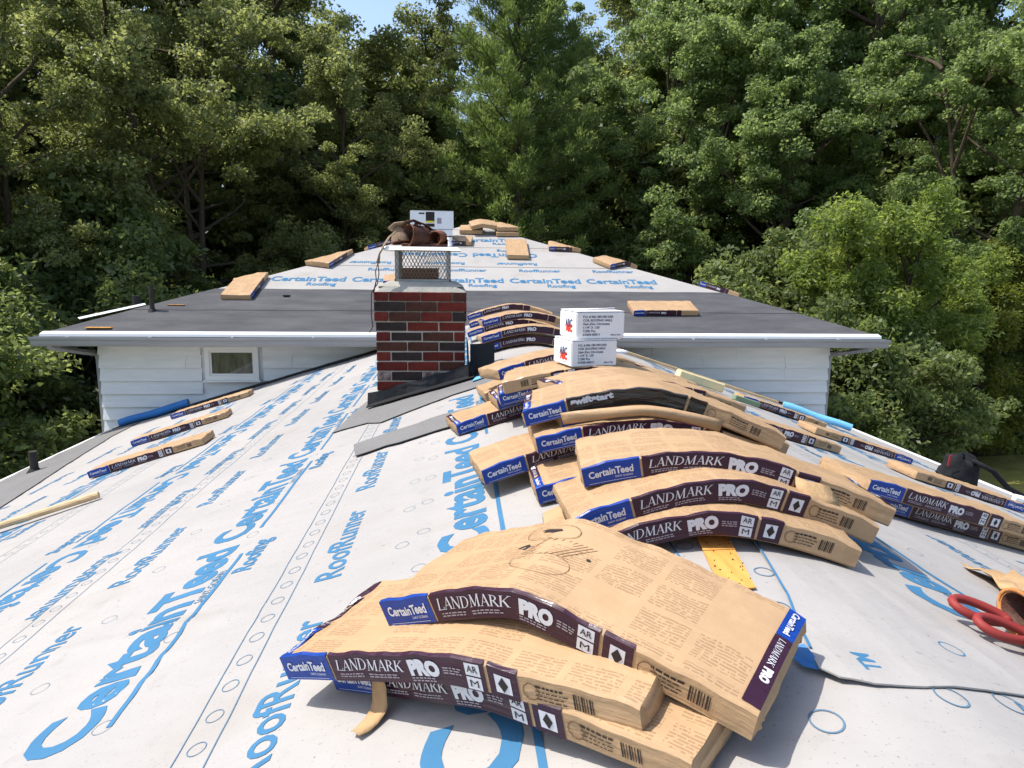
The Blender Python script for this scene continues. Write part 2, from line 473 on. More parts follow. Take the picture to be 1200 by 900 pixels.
def roofz(x, y):
    x = np.asarray(x, float); y = np.asarray(y, float)
    return S(x) + 0.0030 * wav(x * 1.3, y * 1.0) + 0.0020 * wav(x * 4.6, y * 2.2, 2.0) + crease(x, y)

HIP_X, HIP_HALF, HIP_Y0, HIP_Z0, HIP_T = -0.36, 5.2, 8.65, -0.262, 0.32
def hipz(x, y):
    x = np.asarray(x, float); y = np.asarray(y, float)
    return HIP_Z0 + HIP_T * np.minimum(np.minimum(y - HIP_Y0, x - (HIP_X - HIP_HALF)), (HIP_X + HIP_HALF) - x)

# ------------------------------------------------------------------ ground
GZ = -3.9
def sheet(name, pts, z, m, kind='structure'):
    o = mesh(name, [(x, y, z) for x, y in pts], [tuple(range(len(pts)))], m)
    return tag(o, kind=kind)
xs = np.linspace(-400, 400, 41); V = []; F = []
sheet('ground', [(-600, -600), (600, -600), (600, 600), (-600, 600)], GZ, M_grass)
sheet('lawn', [(8.5, 13.2), (14, 11.9), (24, 12.5), (30, 16.2), (14, 16.0), (9, 15.4)], GZ + 0.012, M_lawn)
sheet('driveway', [(6.2, -8), (30, -8), (30, 12.6), (18, 13.0), (12.5, 14.0), (9.8, 13.9), (7.2, 12.4), (6.2, 8)], GZ + 0.004, M_drive)

# ------------------------------------------------------------------ house
house = empty('house', (0, 6, GZ), 'white clapboard house with a low gable roof running into a higher hip roof', 'house')

# gable roof sheet
def axis(segs):
    out = []
    for a, b, st in segs: out += list(np.arange(a, b, st))
    return np.array(out + [segs[-1][1]])
gx = axis([(EAVE_L, -2.4, .15), (-2.4, 1.3, .022), (1.3, EAVE_R, .15)])
gy = axis([(-2.5, 0.5, .25), (0.5, 3.4, .022), (3.4, 9.35, .12)])
X, Y = np.meshgrid(gx, gy)
Z = roofz(X, Y)
nx, ny = len(gx), len(gy)
def grid_faces(nx, ny):
    i = np.arange(nx - 1)[None, :] + nx * np.arange(ny - 1)[:, None]
    i = i.ravel()
    return np.stack([i, i + 1, i + nx + 1, i + nx], 1).tolist()
_roofz = roofz
def roofz(x, y):
    """height on the faceted sheet itself"""
    x = np.asarray(x, float); y = np.asarray(y, float)
    i = np.clip(np.searchsorted(gx, x) - 1, 0, nx - 2); j = np.clip(np.searchsorted(gy, y) - 1, 0, ny - 2)
    u = np.clip((x - gx[i]) / (gx[i + 1] - gx[i]), 0, 1); v = np.clip((y - gy[j]) / (gy[j + 1] - gy[j]), 0, 1)
    return (Z[j, i] * (1 - u) + Z[j, i + 1] * u) * (1 - v) + (Z[j + 1, i] * (1 - u) + Z[j + 1, i + 1] * u) * v
gable = mesh('gable_roof', np.stack([X.ravel(), Y.ravel(), Z.ravel()], 1), grid_faces(nx, ny), M_sheet, house, smooth=True)

# decking under the sheet, with fascia at the eaves
g = G()
for (x0, x1) in ((EAVE_L, 0), (0, EAVE_R)):
    a = [(x, y, float(S(x)) - dz) for dz in (0.03, 0.16) for y in (-2.5, 9.1) for x in (x0, x1)]
    g.add(a, [(0, 1, 3, 2), (4, 6, 7, 5), (0, 4, 5, 1), (2, 3, 7, 6), (0, 2, 6, 4), (1, 5, 7, 3)])
g.obj('roof_deck', M_woodpale, house)
for nm, x, sgn in (('drip_edge', EAVE_L, -1), ('drip_edge', EAVE_R, 1)):
    g = G(); z = float(S(x))
    prof = [(-0.09 * sgn, .005 + .09 * TL), (0.015 * sgn, .012), (0.018 * sgn, -.07), (0.0, -.07)]
    P = [(x + dx, y, z + dz) for y in (-2.5, 9.05) for dx, dz in prof]
    g.add(P, [(i, i + 1, i + 5, i + 4) for i in range(3)])
    g.obj(nm, M_trim, house)
    g = G(); g.box((x + 0.055 * sgn, 3.27, z - 0.10), (0.09, 11.5, 0.09), bev=.012); g.obj('gutter', M_gutter, house)

# walls of the low wing under the gable
g = G()
g.box((-0.3, 3.2, (GZ - 1.62) / 2), (8.3, 11.5, 2.28)); g.obj('wing_wall', M_siding, house)

# --- far wing: wall with lapped clapboards
g = G(); g.box((-0.36, WALL_Y + 0.15, (GZ - 0.395) / 2), (9.6, 0.26, 3.505)); wall = g.obj('wall', M_siding, house)
WX0, WX1 = -5.16, 4.44
WIN = (-3.85, -3.18, -0.89, -0.46)
bh = 0.168
cnt = 0
r = random.Random(3)
for k in range(9):
    z1 = -0.40 - k * bh
    x = WX0 - 0.002
    while x < WX1 - 0.05:
        ln = r.uniform(1.0, 2.1)
        x1 = min(x + ln, WX1 + 0.002)
        if WX1 - x1 < 0.4: x1 = WX1 + 0.002
        segs = [(x, x1)]
        if z1 > WIN[2] - 0.05 and z1 - bh < WIN[3] + 0.05:
            segs = [(a, b) for a, b in ((x, min(x1, WIN[0] - .05)), (max(x, WIN[1] + .05), x1)) if b - a > 0.05]
        for a, b in segs:
            g = G(); t0, t1 = 0.004, 0.050 + r.uniform(-.003, .003)
            y0 = WALL_Y + 0.019; zz = z1 - bh + r.uniform(-.002, .002)
            P = [(a + .0015, y0 - t0, z1 + .01), (b - .0015, y0 - t0, z1 + .01), (b - .0015, y0 - t1, zz), (a + .0015, y0 - t1, zz), (a + .0015, y0, z1 + .01), (b - .0015, y0, z1 + .01), (b - .0015, y0, zz), (a + .0015, y0, zz)]
            g.add(P, [(0, 3, 2, 1), (3, 7, 6, 2), (0, 1, 5, 4), (1, 2, 6, 5), (0, 4, 7, 3), (4, 5, 6, 7)])
            g.obj('clapboard', M_siding, wall)
        x = x1
# corner boards hidden behind laps; window
wx0, wx1, wz0, wz1 = WIN
g = G(); c = ((wx0 + wx1) / 2, WALL_Y - 0.012, (wz0 + wz1) / 2)
win = mesh('window', [(wx0, WALL_Y - .002, wz0), (wx1, WALL_Y - .002, wz0), (wx1, WALL_Y - .002, wz1), (wx0, WALL_Y - .002, wz1)], [(0, 1, 2, 3)], M_curtain, house)
g = G()
fw = 0.055
g.box((c[0], WALL_Y - .02, wz1 - fw / 2), (wx1 - wx0, .045, fw)); g.box((c[0], WALL_Y - .02, wz0 + fw / 2), (wx1 - wx0, .045, fw))
g.box((wx0 + fw / 2, WALL_Y - .02, c[2]), (fw, .043, wz1 - wz0 - 2 * fw)); g.box((wx1 - fw / 2, WALL_Y - .02, c[2]), (fw, .043, wz1 - wz0 - 2 * fw))
g.obj('frame', M_trim, win)
g = G(); i = fw
g.box((c[0], WALL_Y - .012, wz1 - i - .012), (wx1 - wx0 - 2 * i, .02, .024)); g.box((c[0], WALL_Y - .012, wz0 + i + .012), (wx1 - wx0 - 2 * i, .02, .024))
g.box((wx0 + i + .012, WALL_Y - .012, c[2]), (.024, .018, wz1 - wz0 - 2 * i - .05)); g.box((wx1 - i - .012, WALL_Y - .012, c[2]), (.024, .018, wz1 - wz0 - 2 * i - .05))
g.obj('sash', M_trim, win)
g = G(); g.box((c[0], WALL_Y - .006, c[2]), (wx1 - wx0 - 2 * i - .05, .006, wz1 - wz0 - 2 * i - .05)); g.obj('pane', M_glass, win)
g = G(); g.box((c[0], WALL_Y - .035, wz0 - .014), (wx1 - wx0 + .05, .085, .026), bev=.004); g.obj('sill', M_trim, win)

# --- hip roof
hx0, hx1 = HIP_X - HIP_HALF, HIP_X + HIP_HALF
HB = 21.0
apz = HIP_Z0 + HIP_T * HIP_HALF
P = [(hx0, HIP_Y0, HIP_Z0), (hx1, HIP_Y0, HIP_Z0), (HIP_X, HIP_Y0 + HIP_HALF, apz), (HIP_X, HB - HIP_HALF, apz), (hx0, HB, HIP_Z0), (hx1, HB, HIP_Z0)]
hip = mesh('hip_roof', P, [(0, 1, 2), (1, 5, 3, 2), (4, 0, 2, 3), (5, 4, 3)], M_sheet, house)
# felt membrane along the eaves of the hip roof: one course per face
def hip_strip(y0, y1, lift, m, name):
    V = []
    for y in (y0, y1):
        d = y - HIP_Y0
        for xx in np.linspace(hx0 + d, hx1 - d, 60): V.append((xx, y, HIP_Z0 + HIP_T * d + lift + 0.002 * math.sin(xx * 5)))
    mesh(name, V, [(i, i + 1, i + 61, i + 60) for i in range(59)], m, hip)
    for sg, xe in ((1, hx0), (-1, hx1)):
        V = []
        for d in (y0 - HIP_Y0, y1 - HIP_Y0):
            for yy in np.linspace(HIP_Y0 + d, HB - d, 30): V.append((xe + sg * d, yy, HIP_Z0 + HIP_T * d + lift))
        F = [(i, i + 1, i + 31, i + 30) for i in range(29)]
        mesh(name, V, F, m, hip)
hip_strip(HIP_Y0 + .02, 9.45, 0.006, M_felt, 'felt_course')
hip_strip(9.40, 10.19, 0.011, M_felt, 'felt_course')
# soffit, fascia, drip edge, gutter (interrupted where the gable runs in)
g = G(); g.box((HIP_X, (HIP_Y0 + WALL_Y) / 2 + .01, -0.387), (2 * HIP_HALF - .02, WALL_Y - HIP_Y0 - .02, 0.02)); g.obj('soffit', M_trim, house)
g = G(); g.box((hx0 + .25, 14.8, -0.387), (.5, 12.0, .02)); g.box((hx1 - .25, 14.8, -0.387), (.5, 12.0, .02)); g.obj('side_soffit', M_trim, house)
GUT = [(hx0 - 0.06, -1.03), (0.98, hx1 + 0.06)]
prof = [(0.0, 0.0), (0.0, -0.115), (-0.065, -0.115), (-0.085, -0.085), (-0.092, -0.045), (-0.118, -0.030), (-0.122, -0.002), (-0.112, -0.002), (-0.108, -0.024), (-0.080, -0.04), (-0.06, -0.105), (-0.008, -0.105), (-0.008, 0.0)]
for a, b in GUT:
    g = G(); n = len(prof); zt = HIP_Z0 - 0.025
    ks = np.linspace(a, b, 24)
    Vv = [(xx, HIP_Y0 + py, zt + pz + 0.004 * math.sin(xx * 2.1)) for xx in ks for py, pz in prof]
    F = [(j * n + i, j * n + (i + 1) % n, (j + 1) * n + (i + 1) % n, (j + 1) * n + i) for j in range(len(ks) - 1) for i in range(n)]
    F += [tuple(range(n)), tuple((len(ks) - 1) * n + i for i in reversed(range(n)))]
    g.add(Vv, F); gt = g.obj('gutter', M_gutter, house)
    gg = G()
    for xx in np.arange(a + .4, b, 0.95): gg.box((xx, HIP_Y0 - .06, zt - .004), (.02, .125, .008))
    gg.obj('hanger', M_gutter, gt)
    g = G()   # white metal drip edge
    Vv = [(xx, HIP_Y0 + dy, HIP_Z0 + dz) for xx in (max(a, hx0 + .02), min(b, hx1 - .02)) for dy, dz in ((.05, .05 * HIP_T + .016), (-.03, .008), (-.034, -.024), (-.004, -.026))]
    g.add(Vv, [(0, 1, 5, 4), (1, 2, 6, 5), (2, 3, 7, 6)]); g.obj('drip_edge', M_trim, house)
    g = G(); g.box(((max(a, hx0) + min(b, hx1)) / 2, HIP_Y0 + .014, -0.324), (min(b, hx1) - max(a, hx0) - .004, .024, .116)); g.obj('fascia', M_trim, house)
# side fascias + gutters
for sg, xe in ((-1, hx0), (1, hx1)):
    g = G(); g.box((xe + sg * .02, 14.8, HIP_Z0 - .07), (.03, 12.2, .12)); g.obj('fascia', M_trim, house)
# downspouts from gutter end back to the wall corners
for xa, xb in ((-5.45, -5.19), (4.72, 4.47)):
    g = G(); sg = 1 if xb > xa else -1; xw = xb - sg * .06; g.tube([(xa, HIP_Y0 - .05, -.39), (xa + sg * .02, HIP_Y0, -.425), (xw, WALL_Y + .12, -.57), (xw, WALL_Y + .16, -.65), (xw, WALL_Y + .16, GZ + .1)], 0.034, n=4); g.obj('downspout', M_gutter, house)
# exposed board at hip corners and a small vent hole
g = G(); g.box((-4.95, 8.82, HIP_Z0 + .17 * HIP_T + .012), (.30, .12, .008)); g.obj('bare_board', M_wood, hip)
g = G(); g.box((-4.32, 9.55, HIP_Z0 + .9 * HIP_T + .018), (.22, .05, .006)); g.obj('bare_board', M_wood, hip)
g = G(); g.box((-2.98, 9.92, HIP_Z0 + 1.27 * HIP_T + .018), (.09, .10, .01)); g.obj('vent_hole', M_blackfl, hip)

def vent_pipe(x, y, z, h, rad, m, parent):
    g = G(); g.tube([(x, y, z - .03), (x, y, z + h)], rad, n=14)
    o = g.obj('vent_pipe', m, parent, smooth=False)
    g = G(); g.tube([(x, y, z - .01), (x, y, z + .035)], [rad * 2.0, rad * 1.12], n=14); g.obj('collar', M_blackfl, o)
vent_pipe(-4.55, 9.37, float(hipz(-4.55, 9.37)), 0.33, 0.03, M_pipe, hip)
vent_pipe(-4.99, 9.95, float(hipz(-4.99, 9.95)), 0.22, 0.055, M_pipe, hip)
vent_pipe(-4.62, 6.72, float(S(-4.62)), 0.20, 0.036, M_pipe, gable)
g = G(); g.add([(-5.30, 9.02, -.09), (-4.75, 9.62, .06), (-4.72, 9.60, .04), (-5.27, 9.0, -.11)], [(0, 1, 2, 3)]); g.obj('drip_edge', M_trim, hip)

# --- underlayment seams and print on the gable roof -----------------------------------------
PR = {}      # name -> [verts, faces]
def put(key, V, F):
    a = PR.setdefault(key, G()); a.add(V, F)
def roof_text(string, x0, y0, cap, up=1, bold=0.035, zf=None, key='gable', lift=0.0013, width=None, swap=False):
    """up=+1: reads towards +Y with letter tops towards -X; up=-1 the other way round. (swap: hip face, reads along +X)"""
    zf = zf or roofz
    V, F, w = text2d(string, bold)
    V = V * cap
    if width: V = V * np.array([width / (w * cap), 1.0])
    V, F = subdivide2d(V, F, 0.035 if (not swap and y0 < 2.6) else 0.08)
    a, b = V[:, 0], V[:, 1]
    if swap: x = x0 + up * a; y = y0 + up * b
    else: x = x0 - up * b; y = y0 + up * a
    put(key, np.stack([x, y, zf(x, y) + lift], 1), F)
def roof_line(pts, w, zf=None, key='gable', lift=0.0016, st=0.03):
    zf = zf or roofz
    P = []
    for (a, b) in zip(pts[:-1], pts[1:]):
        n = max(2, int(math.dist(a, b) / st)); P += [(a[0] + (b[0] - a[0]) * i / n, a[1] + (b[1] - a[1]) * i / n) for i in range(n)]
    P.append(pts[-1]); P = np.array(P)
    T = np.gradient(P, axis=0); T /= np.linalg.norm(T, axis=1)[:, None]; N = np.stack([-T[:, 1], T[:, 0]], 1) * w / 2
    A, B = P - N, P + N
    V = np.concatenate([np.column_stack([A, zf(A[:, 0], A[:, 1]) + lift]), np.column_stack([B, zf(B[:, 0], B[:, 1]) + lift])])
    n = len(P); put(key, V, [(i, i + 1, n + i + 1, n + i) for i in range(n - 1)])
def roof_ring(x, y, r, w=0.0019, zf=None, key='gable_thin', lift=0.0013, n=22):
    zf = zf or roofz
    a = np.linspace(0, 2 * math.pi, n, endpoint=False)
    V = []
    for rr in (r - w, r):
        xx, yy = x + rr * np.cos(a), y + rr * 1.12 * np.sin(a); V.append(np.stack([xx, yy, zf(xx, yy) + lift], 1))
    put(key, np.concatenate(V), [(i, (i + 1) % n, n + (i + 1) % n, n + i) for i in range(n)])

YE = 9.0
PER = 1.17
def ct_row(xb, up, ystart, yend, key='gable', zf=None, roofing=True, cap=0.135, skip=()):
    y = ystart; k = 0
    while y < yend:
        if k not in skip:
            if up > 0:
                roof_text('CertainTeed', xb, y, cap, 1, 0.034, zf, key, width=1.09)
                roof_line([(xb + .045, y + .05), (xb + .045, y + .98)], .013, zf, key)
                roof_text('SAINT-GOBAIN', xb + .037, y + .62, .024, 1, 0.0, zf, key)
                if roofing: roof_text('Roofing', xb + .125, y + .80, .06, 1, 0.03, zf, key)
            else:
                roof_text('CertainTeed', xb, y, cap, -1, 0.034, zf, key, width=1.09)
                roof_line([(xb - .045, y - .05), (xb - .045, y - .98)], .013, zf, key)
                if roofing: roof_text('Roofing', xb - .125, y - .80, .06, -1, 0.03, zf, key)
        y += PER; k += 1
def rr_row(xb, up, ystart, yend, per=0.80, key='gable', zf=None, cap=0.075):
    y = ystart
    while y < yend:
        roof_text('RoofRunner', xb, y, cap, up, 0.015, zf, key, width=.56); y += per
def lane(x0, x1, y0, y1, circ=0.1, rad=0.018):
    roof_line([(x0, y0), (x0, y1)], .0026, key='gable_thin'); roof_line([(x1, y0), (x1, y1)], .0026, key='gable_thin')
    y = y0 + .03
    while y < min(y1, 5.5): roof_ring((x0 + x1) / 2, y, rad); y += circ
def sparse(x, y0, y1, st, rad=0.02):
    y = y0
    while y < y1: roof_ring(x, y, rad, w=.0013); y += st

# left slope
ct_row(-0.535, 1, 1.80, 8.0, roofing=False, skip=(2,))
roof_text('Cert', -0.52, 0.90, 0.15, 1, 0.034, width=.50)
roof_line([(-0.49, .55), (-0.49, 1.3)], .013)
rr_row(-0.945, 1, 1.08, 4.0)
lane(-1.072, -1.142, 0.3, 8.5)
sparse(-0.72, 1.5, 4.5, .27); sparse(-1.375, 1.05, 4.0, .37, .021); sparse(-1.68, 1.0, 4.5, .36, .021); sparse(-0.78, 1.35, 3.6, .31)
ct_row(-1.405, 1, 1.365, 8.5)
rr_row(-1.765, 1, 1.55, 8.0, .84)
lane(-1.94, -2.02, 0.5, 8.5)
rr_row(-2.07, -1, 2.0, 8.5, .84)
ct_row(-2.36, -1, 1.9, 9.0)
lane(-2.78, -2.86, 1.5, 8.8)
sparse(-2.25, 2.0, 4.5, .37)
ct_row(-3.14, 1, 3.0, 8.6); rr_row(-3.50, 1, 3.6, 8.6, .84)
rr_row(-3.85, -1, 5.0, 7.8, .84)
# right slope
rr_row(0.155, 1, 1.32, 1.9, 2.0)
roof_line([(0.34, .75), (0.33, 1.0)], .005, key='gable_thin')
ct_row(0.555, 1, 1.30, 8.0, cap=.15)
sparse(0.31, 1.35, 4.0, .36); sparse(0.70, 1.1, 4.0, .36)
roof_ring(0.27, 1.10, .021)
rr_row(1.02, 1, 1.6, 8.0, .84); lane(1.16, 1.24, .8, 8.5)
rr_row(1.35, -1, 2.2, 8.0, .84); ct_row(1.66, -1, 2.6, 9.0)
lane(2.05, 2.13, 1.5, 8.5); ct_row(2.45, 1, 2.2, 8.0); rr_row(2.85, 1, 2.6, 8.0, .84)
rr_row(3.15, -1, 3.2, 8.0, .84); ct_row(3.5, -1, 4.4, 9.0)
# far hip roof front face: rows read along +X
def hz(x, y): return hipz(x, y)
def hip_rows(y0, k):
    x0 = -5.7 + (k % 2) * 0.45 + (y0 - HIP_Y0) * 0
    def fits(xa, xb, y): d = y - HIP_Y0 + .25; return xa > hx0 + d and xb < hx1 - d
    x = x0
    while x < 5.2:
        for (dy, s, up, cap, w, off) in ((.36, 'CertainTeed', 1, .19, 1.08, 0), (.18, 'Roofing', 1, .12, .42, .55), (.86, 'RoofRunner', 1, .12, .66, .18),
                                         (1.30, 'RoofRunner', -1, .12, .66, .50), (1.78, 'CertainTeed', -1, .19, 1.08, .55), (1.98, 'Roofing', -1, .12, .42, .30)):
            xa = x + off; y = y0 + dy
            lo, hi = (xa, xa + w) if up > 0 else (xa - w, xa)
            if y < 13.4 and fits(lo, hi, y): roof_text(s, xa, y, cap, up, 0.03, hz, 'hip', lift=.004, width=w, swap=True)
        x += PER
hip_rows(10.19, 0); hip_rows(12.30, 1)
for yy in (11.27, 12.30, 13.4): 
    d = yy - HIP_Y0; roof_line([(hx0 + d, yy), (hx1 - d, yy)], .012, hz, 'hip_thin', .004, .5)
tag(PR['hip'].obj('lettering', M_print, hip), kind='stuff'); tag(PR['hip_thin'].obj('seam', M_felt2, hip), kind='stuff')

# patches laid on the gable roof sheet, each following the surface
def patch(name, poly, m, parent, lift=0.007, zf=None, thick=0.004, st=0.06, edge=None):
    zf = zf or roofz
    poly = np.array(poly, float)
    lo, hi = poly.min(0), poly.max(0)
    bm = bmesh.new()
    vs = [bm.verts.new((x, y, 0)) for x, y in poly]; bm.faces.new(vs)
    for ax, a, b in ((0, lo[0], hi[0]), (1, lo[1], hi[1])):
        n = min(60, int((b - a) / st))
        for k in range(1, n):
            c = [0, 0, 0]; c[ax] = a + (b - a) * k / n; nn = [0, 0, 0]; nn[ax] = 1
            bmesh.ops.bisect_plane(bm, geom=bm.verts[:] + bm.edges[:] + bm.faces[:], plane_co=c, plane_no=nn)
    ret = bmesh.ops.extrude_face_region(bm, geom=bm.faces[:])
    top = [e for e in ret['geom'] if isinstance(e, bmesh.types.BMVert)]
    for v in top: v.co.z = 1
    bmesh.ops.recalc_face_normals(bm, faces=bm.faces[:])
    bm.verts.ensure_lookup_table(); bm.verts.index_update()
    V = np.array([v.co[:] for v in bm.verts]); F = [tuple(v.index for v in f.verts) for f in bm.faces]; bm.free()
    ex = edge(V[:, 0], V[:, 1]) if edge else 0
    V[:, 2] = zf(V[:, 0], V[:, 1]) + lift + ex + (V[:, 2] - 1) * thick
    return mesh(name, V, F, m, parent)

# eave membrane on the left, grey flashing felt round the chimney
patch('eave_membrane', [(-4.94, -2), (-3.0, 1.0), (-3.86, 5.0), (-4.20, 6.5), (-4.49, 7.92), (-4.55, 9.1), (-4.94, 9.1)], M_felt2, gable, lift=.010, st=.2)
patch('wall_membrane', [(-4.9, 8.80), (-3.6, 8.92), (-2.4, 8.9), (-1.0, 8.85), (-1.0, 9.15), (-4.9, 9.15)], M_blackfl, gable, lift=.016, st=.12)
patch('wall_membrane', [(1.0, 8.85), (2.4, 8.9), (3.6, 8.88), (4.28, 8.8), (4.28, 9.15), (1.0, 9.15)], M_blackfl, gable, lift=.016, st=.12)
patch('chimney_felt', [(-1.36, 4.10), (-1.15, 4.10), (-1.06, 3.99), (-0.98, 4.04), (-0.40, 4.28), (-0.12, 4.36), (-0.12, 4.60), (-0.50, 4.68), (-0.50, 5.3), (-1.20, 5.3), (-1.28, 4.78)], M_felt2, gable, lift=.010)
patch('felt_strip', [(-1.155, 3.56), (-1.105, 3.28), (-0.28, 3.34), (-0.26, 3.62), (-0.70, 3.66)], M_felt2, gable, lift=.014)
# bare decking boards showing in the gap between two sheets
for k, (a, b) in enumerate(((0, .16), (.165, .46), (.465, .70), (.705, 1.0))):
    L0, L1 = np.array((-0.040, 1.62)), np.array((-0.092, 1.268)); R0, R1 = np.array((0.042, 1.63)), np.array((-0.026, 1.262))
    q = [L0 + (L1 - L0) * a, R0 + (R1 - R0) * a, R0 + (R1 - R0) * b, L0 + (L1 - L0) * b]
    patch('deck_board', q, M_wood, gable, lift=.0065 + .001 * (k % 2), thick=.003)
g = G()
r = random.Random(5)
for _ in range(26):
    t, u = r.random(), r.random()
    x = (-0.040 + (-0.050) * t) + .004 + u * 0.066; y = 1.60 - .32 * t
    g.box((x, y, float(roofz(x, y)) + .0085), (.002 + .002 * r.random(), .0018, .002), rz=r.random() * 3)
tag(g.obj('nail_hole', M_dark_ink, gable), kind='stuff')
# loose upper sheet over the ridge with a torn front edge
def lifted(x, y):
    return 0.014 * np.exp(-((x + 0.05) ** 2 + (y - 1.0) ** 2) / 0.006) + 0.0015 * np.exp(-((y - 0.96) ** 2) / 0.001)
up_sheet = patch('underlayment_sheet', [(-0.045, 1.01), (-0.052, 0.968), (-0.03, 0.945), (0.02, 0.932), (0.10, 0.930), (0.24, 0.957), (0.46, 1.02), (0.42, 1.22), (0.36, 1.5), (0.32, 1.8), (0.10, 1.9), (0.09, 1.58), (0.03, 1.24)],
                 M_sheet, gable, lift=.0045, thick=.003, st=.02, edge=lifted)
zf2 = lambda x, y: roofz(x, y) + lifted(x, y) + .0036
for p in ([(0.095, 1.58), (0.026, 1.24), (-0.042, 1.015)],): roof_line(p, .005, zf2, 'up', .005, .03)
for x, y in ((0.07, 1.53), (0.03, 1.35), (-0.012, 1.19)): roof_ring(x, y, .021, .003)
for x, y in ((-0.09, 1.51), (-0.062, 1.28)): roof_ring(x, y, .021, .003)
roof_ring(.27, 1.10, .021, .003, zf2, 'up')
roof_line([(-.112, 1.62), (-.122, 1.40)], .005)
roof_text('TM', .055, .965, .03, 1, .03, zf2, 'up', width=.05)
for x, y in ((.13, .915), (.245, .935), (.20, .78), (-.09, .87)): roof_ring(x, y, .024, .003)
roof_line([(.262, .945), (.21, .70)], .005)
tag(PR['up'].obj('lettering', M_print, up_sheet), kind='stuff')
tag(PR['gable'].obj('lettering', M_print, gable), kind='stuff'); tag(PR['gable_thin'].obj('guide_marks', M_print_thin, gable), kind='stuff')
# blue underside of a folded flap under the torn corner
zz = float(roofz(-.06, .98))
g = G(); g.add([(-.078, 1.035, zz + .010), (-.050, 1.02, zz + .028), (-.042, .960, zz + .014), (-.068, .985, zz + .009)], [(0, 1, 2, 3), (3, 2, 1, 0)][:1])
g.obj('folded_flap', M_tubeblue, gable)

# ------------------------------------------------------------------ chimney
chim = G(); CX0, CX1, CY0, CY1 = -1.155, -0.572, 4.65, 5.20
CZ0, CZT = -0.50, 0.405
chim.box(((CX0 + CX1) / 2, (CY0 + CY1) / 2, (CZ0 + CZT) / 2 - .002), (CX1 - CX0 - .008, CY1 - CY0 - .008, CZT - CZ0 - .004))
chimney = chim.obj('chimney', M_mortar, house)
BL, BH, JT = 0.198, 0.0575, 0.0085
def brick_mesh(ln, wd, name):
    bm = bmesh.new(); bmesh.ops.create_cube(bm, size=1)
    for v in bm.verts: v.co = Vector((v.co.x * ln, v.co.y * wd, v.co.z * BH))
    bmesh.ops.bevel(bm, geom=list(bm.edges), offset=.0035, segments=1, affect='EDGES')
    me = bpy.data.meshes.new(name); bm.to_mesh(me); bm.free(); me.materials.append(M_bricks[0]); return me
_bm = {}
def brick(x, y, z, ln, along, m, jitter):
    key = (round(ln, 2), along, m)
    if key not in _bm:
        me = brick_mesh(round(ln, 2) if along == 'x' else 0.09, 0.09 if along == 'x' else round(ln, 2), 'brick')
        me.materials[0] = M_bricks[m]; _bm[key] = me
    o = bpy.data.objects.new('brick', _bm[key]); link(o, chimney)
    o.location = Vector((x, y, z)) - Vector(world_loc(chimney)); o.rotation_euler = (0, 0, jitter[1])
r = random.Random(11)
PITCH = BH + JT
ncourse = int((CZT - CZ0) / PITCH)
for k in range(ncourse):
    z = CZT - PITCH * k - BH / 2
    wide = .010 if k < 3 else 0.0
    for face in range(4):
        if face in (0, 2):
            a0, a1 = CX0 - wide, CX1 + wide; fixed = (CY0 - wide + .045) if face == 0 else (CY1 + wide - .045)
        else:
            a0, a1 = CY0 - wide + .0985, CY1 + wide - .0985; fixed = (CX0 - wide + .045) if face == 1 else (CX1 + wide - .045)
        p = a0; first = [0.09, BL][k % 2] if face in (0, 2) else [BL, 0.09][k % 2]
        while p < a1 - .03:
            ln = min(first, a1 - p); first = BL
            if a1 - (p + ln) < .04: ln = a1 - p
            low = k > 7 and r.random() < (.5 if k == 8 else .8)
            m = 4 if low else r.choices([0, 1, 2, 3], [.34, .26, .2, .2])[0]
            c = p + ln / 2; dj = r.uniform(-.0025, .0025)
            if face in (0, 2): brick(c, fixed + dj, z, ln, 'x', m, (0, r.uniform(-.006, .006)))
            else: brick(fixed + dj, c, z, ln, 'y', m, (0, r.uniform(-.006, .006)))
            p += ln + JT
# concrete crown, cage and lid
g = G(); zc = CZT
def frustum(g, x0, x1, y0, y1, z0, x2, x3, y2, y3, z1, rnd=0.05):
    def ring(xa, xb, ya, yb, z, c):
        return [(xa + c, ya, z), (xb - c, ya, z), (xb, ya + c, z), (xb, yb - c, z), (xb - c, yb, z), (xa + c, yb, z), (xa, yb - c, z), (xa, ya + c, z)]
    V = ring(x0, x1, y0, y1, z0, .006) + ring(x2, x3, y2, y3, z1, rnd)
    g.add(V, [(i, (i + 1) % 8, 8 + (i + 1) % 8, 8 + i) for i in range(8)] + [tuple(range(8, 16)), tuple(range(7, -1, -1))])
frustum(g, CX0 - .006, CX1 + .006, CY0 - .006, CY1 + .006, zc, CX0 + .012, CX1 - .012, CY0 + .02, CY1 - .02, zc + .035)
frustum(g, CX0 + .012, CX1 - .012, CY0 + .02, CY1 - .02, zc + .0352, CX0 + .07, CX1 - .07, CY0 + .08, CY1 - .08, zc + .066)
g.obj('crown', M_concrete, chimney)
ca0, ca1, cb0, cb1, cz0, cz1 = -1.035, -0.672, 4.76, 5.09, zc + .066, zc + .275
g = G(); g.box(((ca0 + ca1) / 2 - .02, (cb0 + cb1) / 2, cz0 + .045), (.24, .22, .09)); g.obj('flue', M_flue, chimney)
g = G()
for x in (ca0 + .012, ca1 - .012):
    for y in (cb0 + .012, cb1 - .012): g.box((x, y, (cz0 + cz1) / 2), (.024, .024, cz1 - cz0 - .004))
for x0, x1, y0, y1 in ((ca0, ca1, cb0, cb0), (ca0, ca1, cb1, cb1), (ca0, ca0, cb0, cb1), (ca1, ca1, cb0, cb1)):
    for zz in (cz0 + .008,): g.box(((x0 + x1) / 2, (y0 + y1) / 2, zz), (x1 - x0 + .008, y1 - y0 + .008, .014))
cage = g.obj('cage', M_galv, chimney)
g = G()
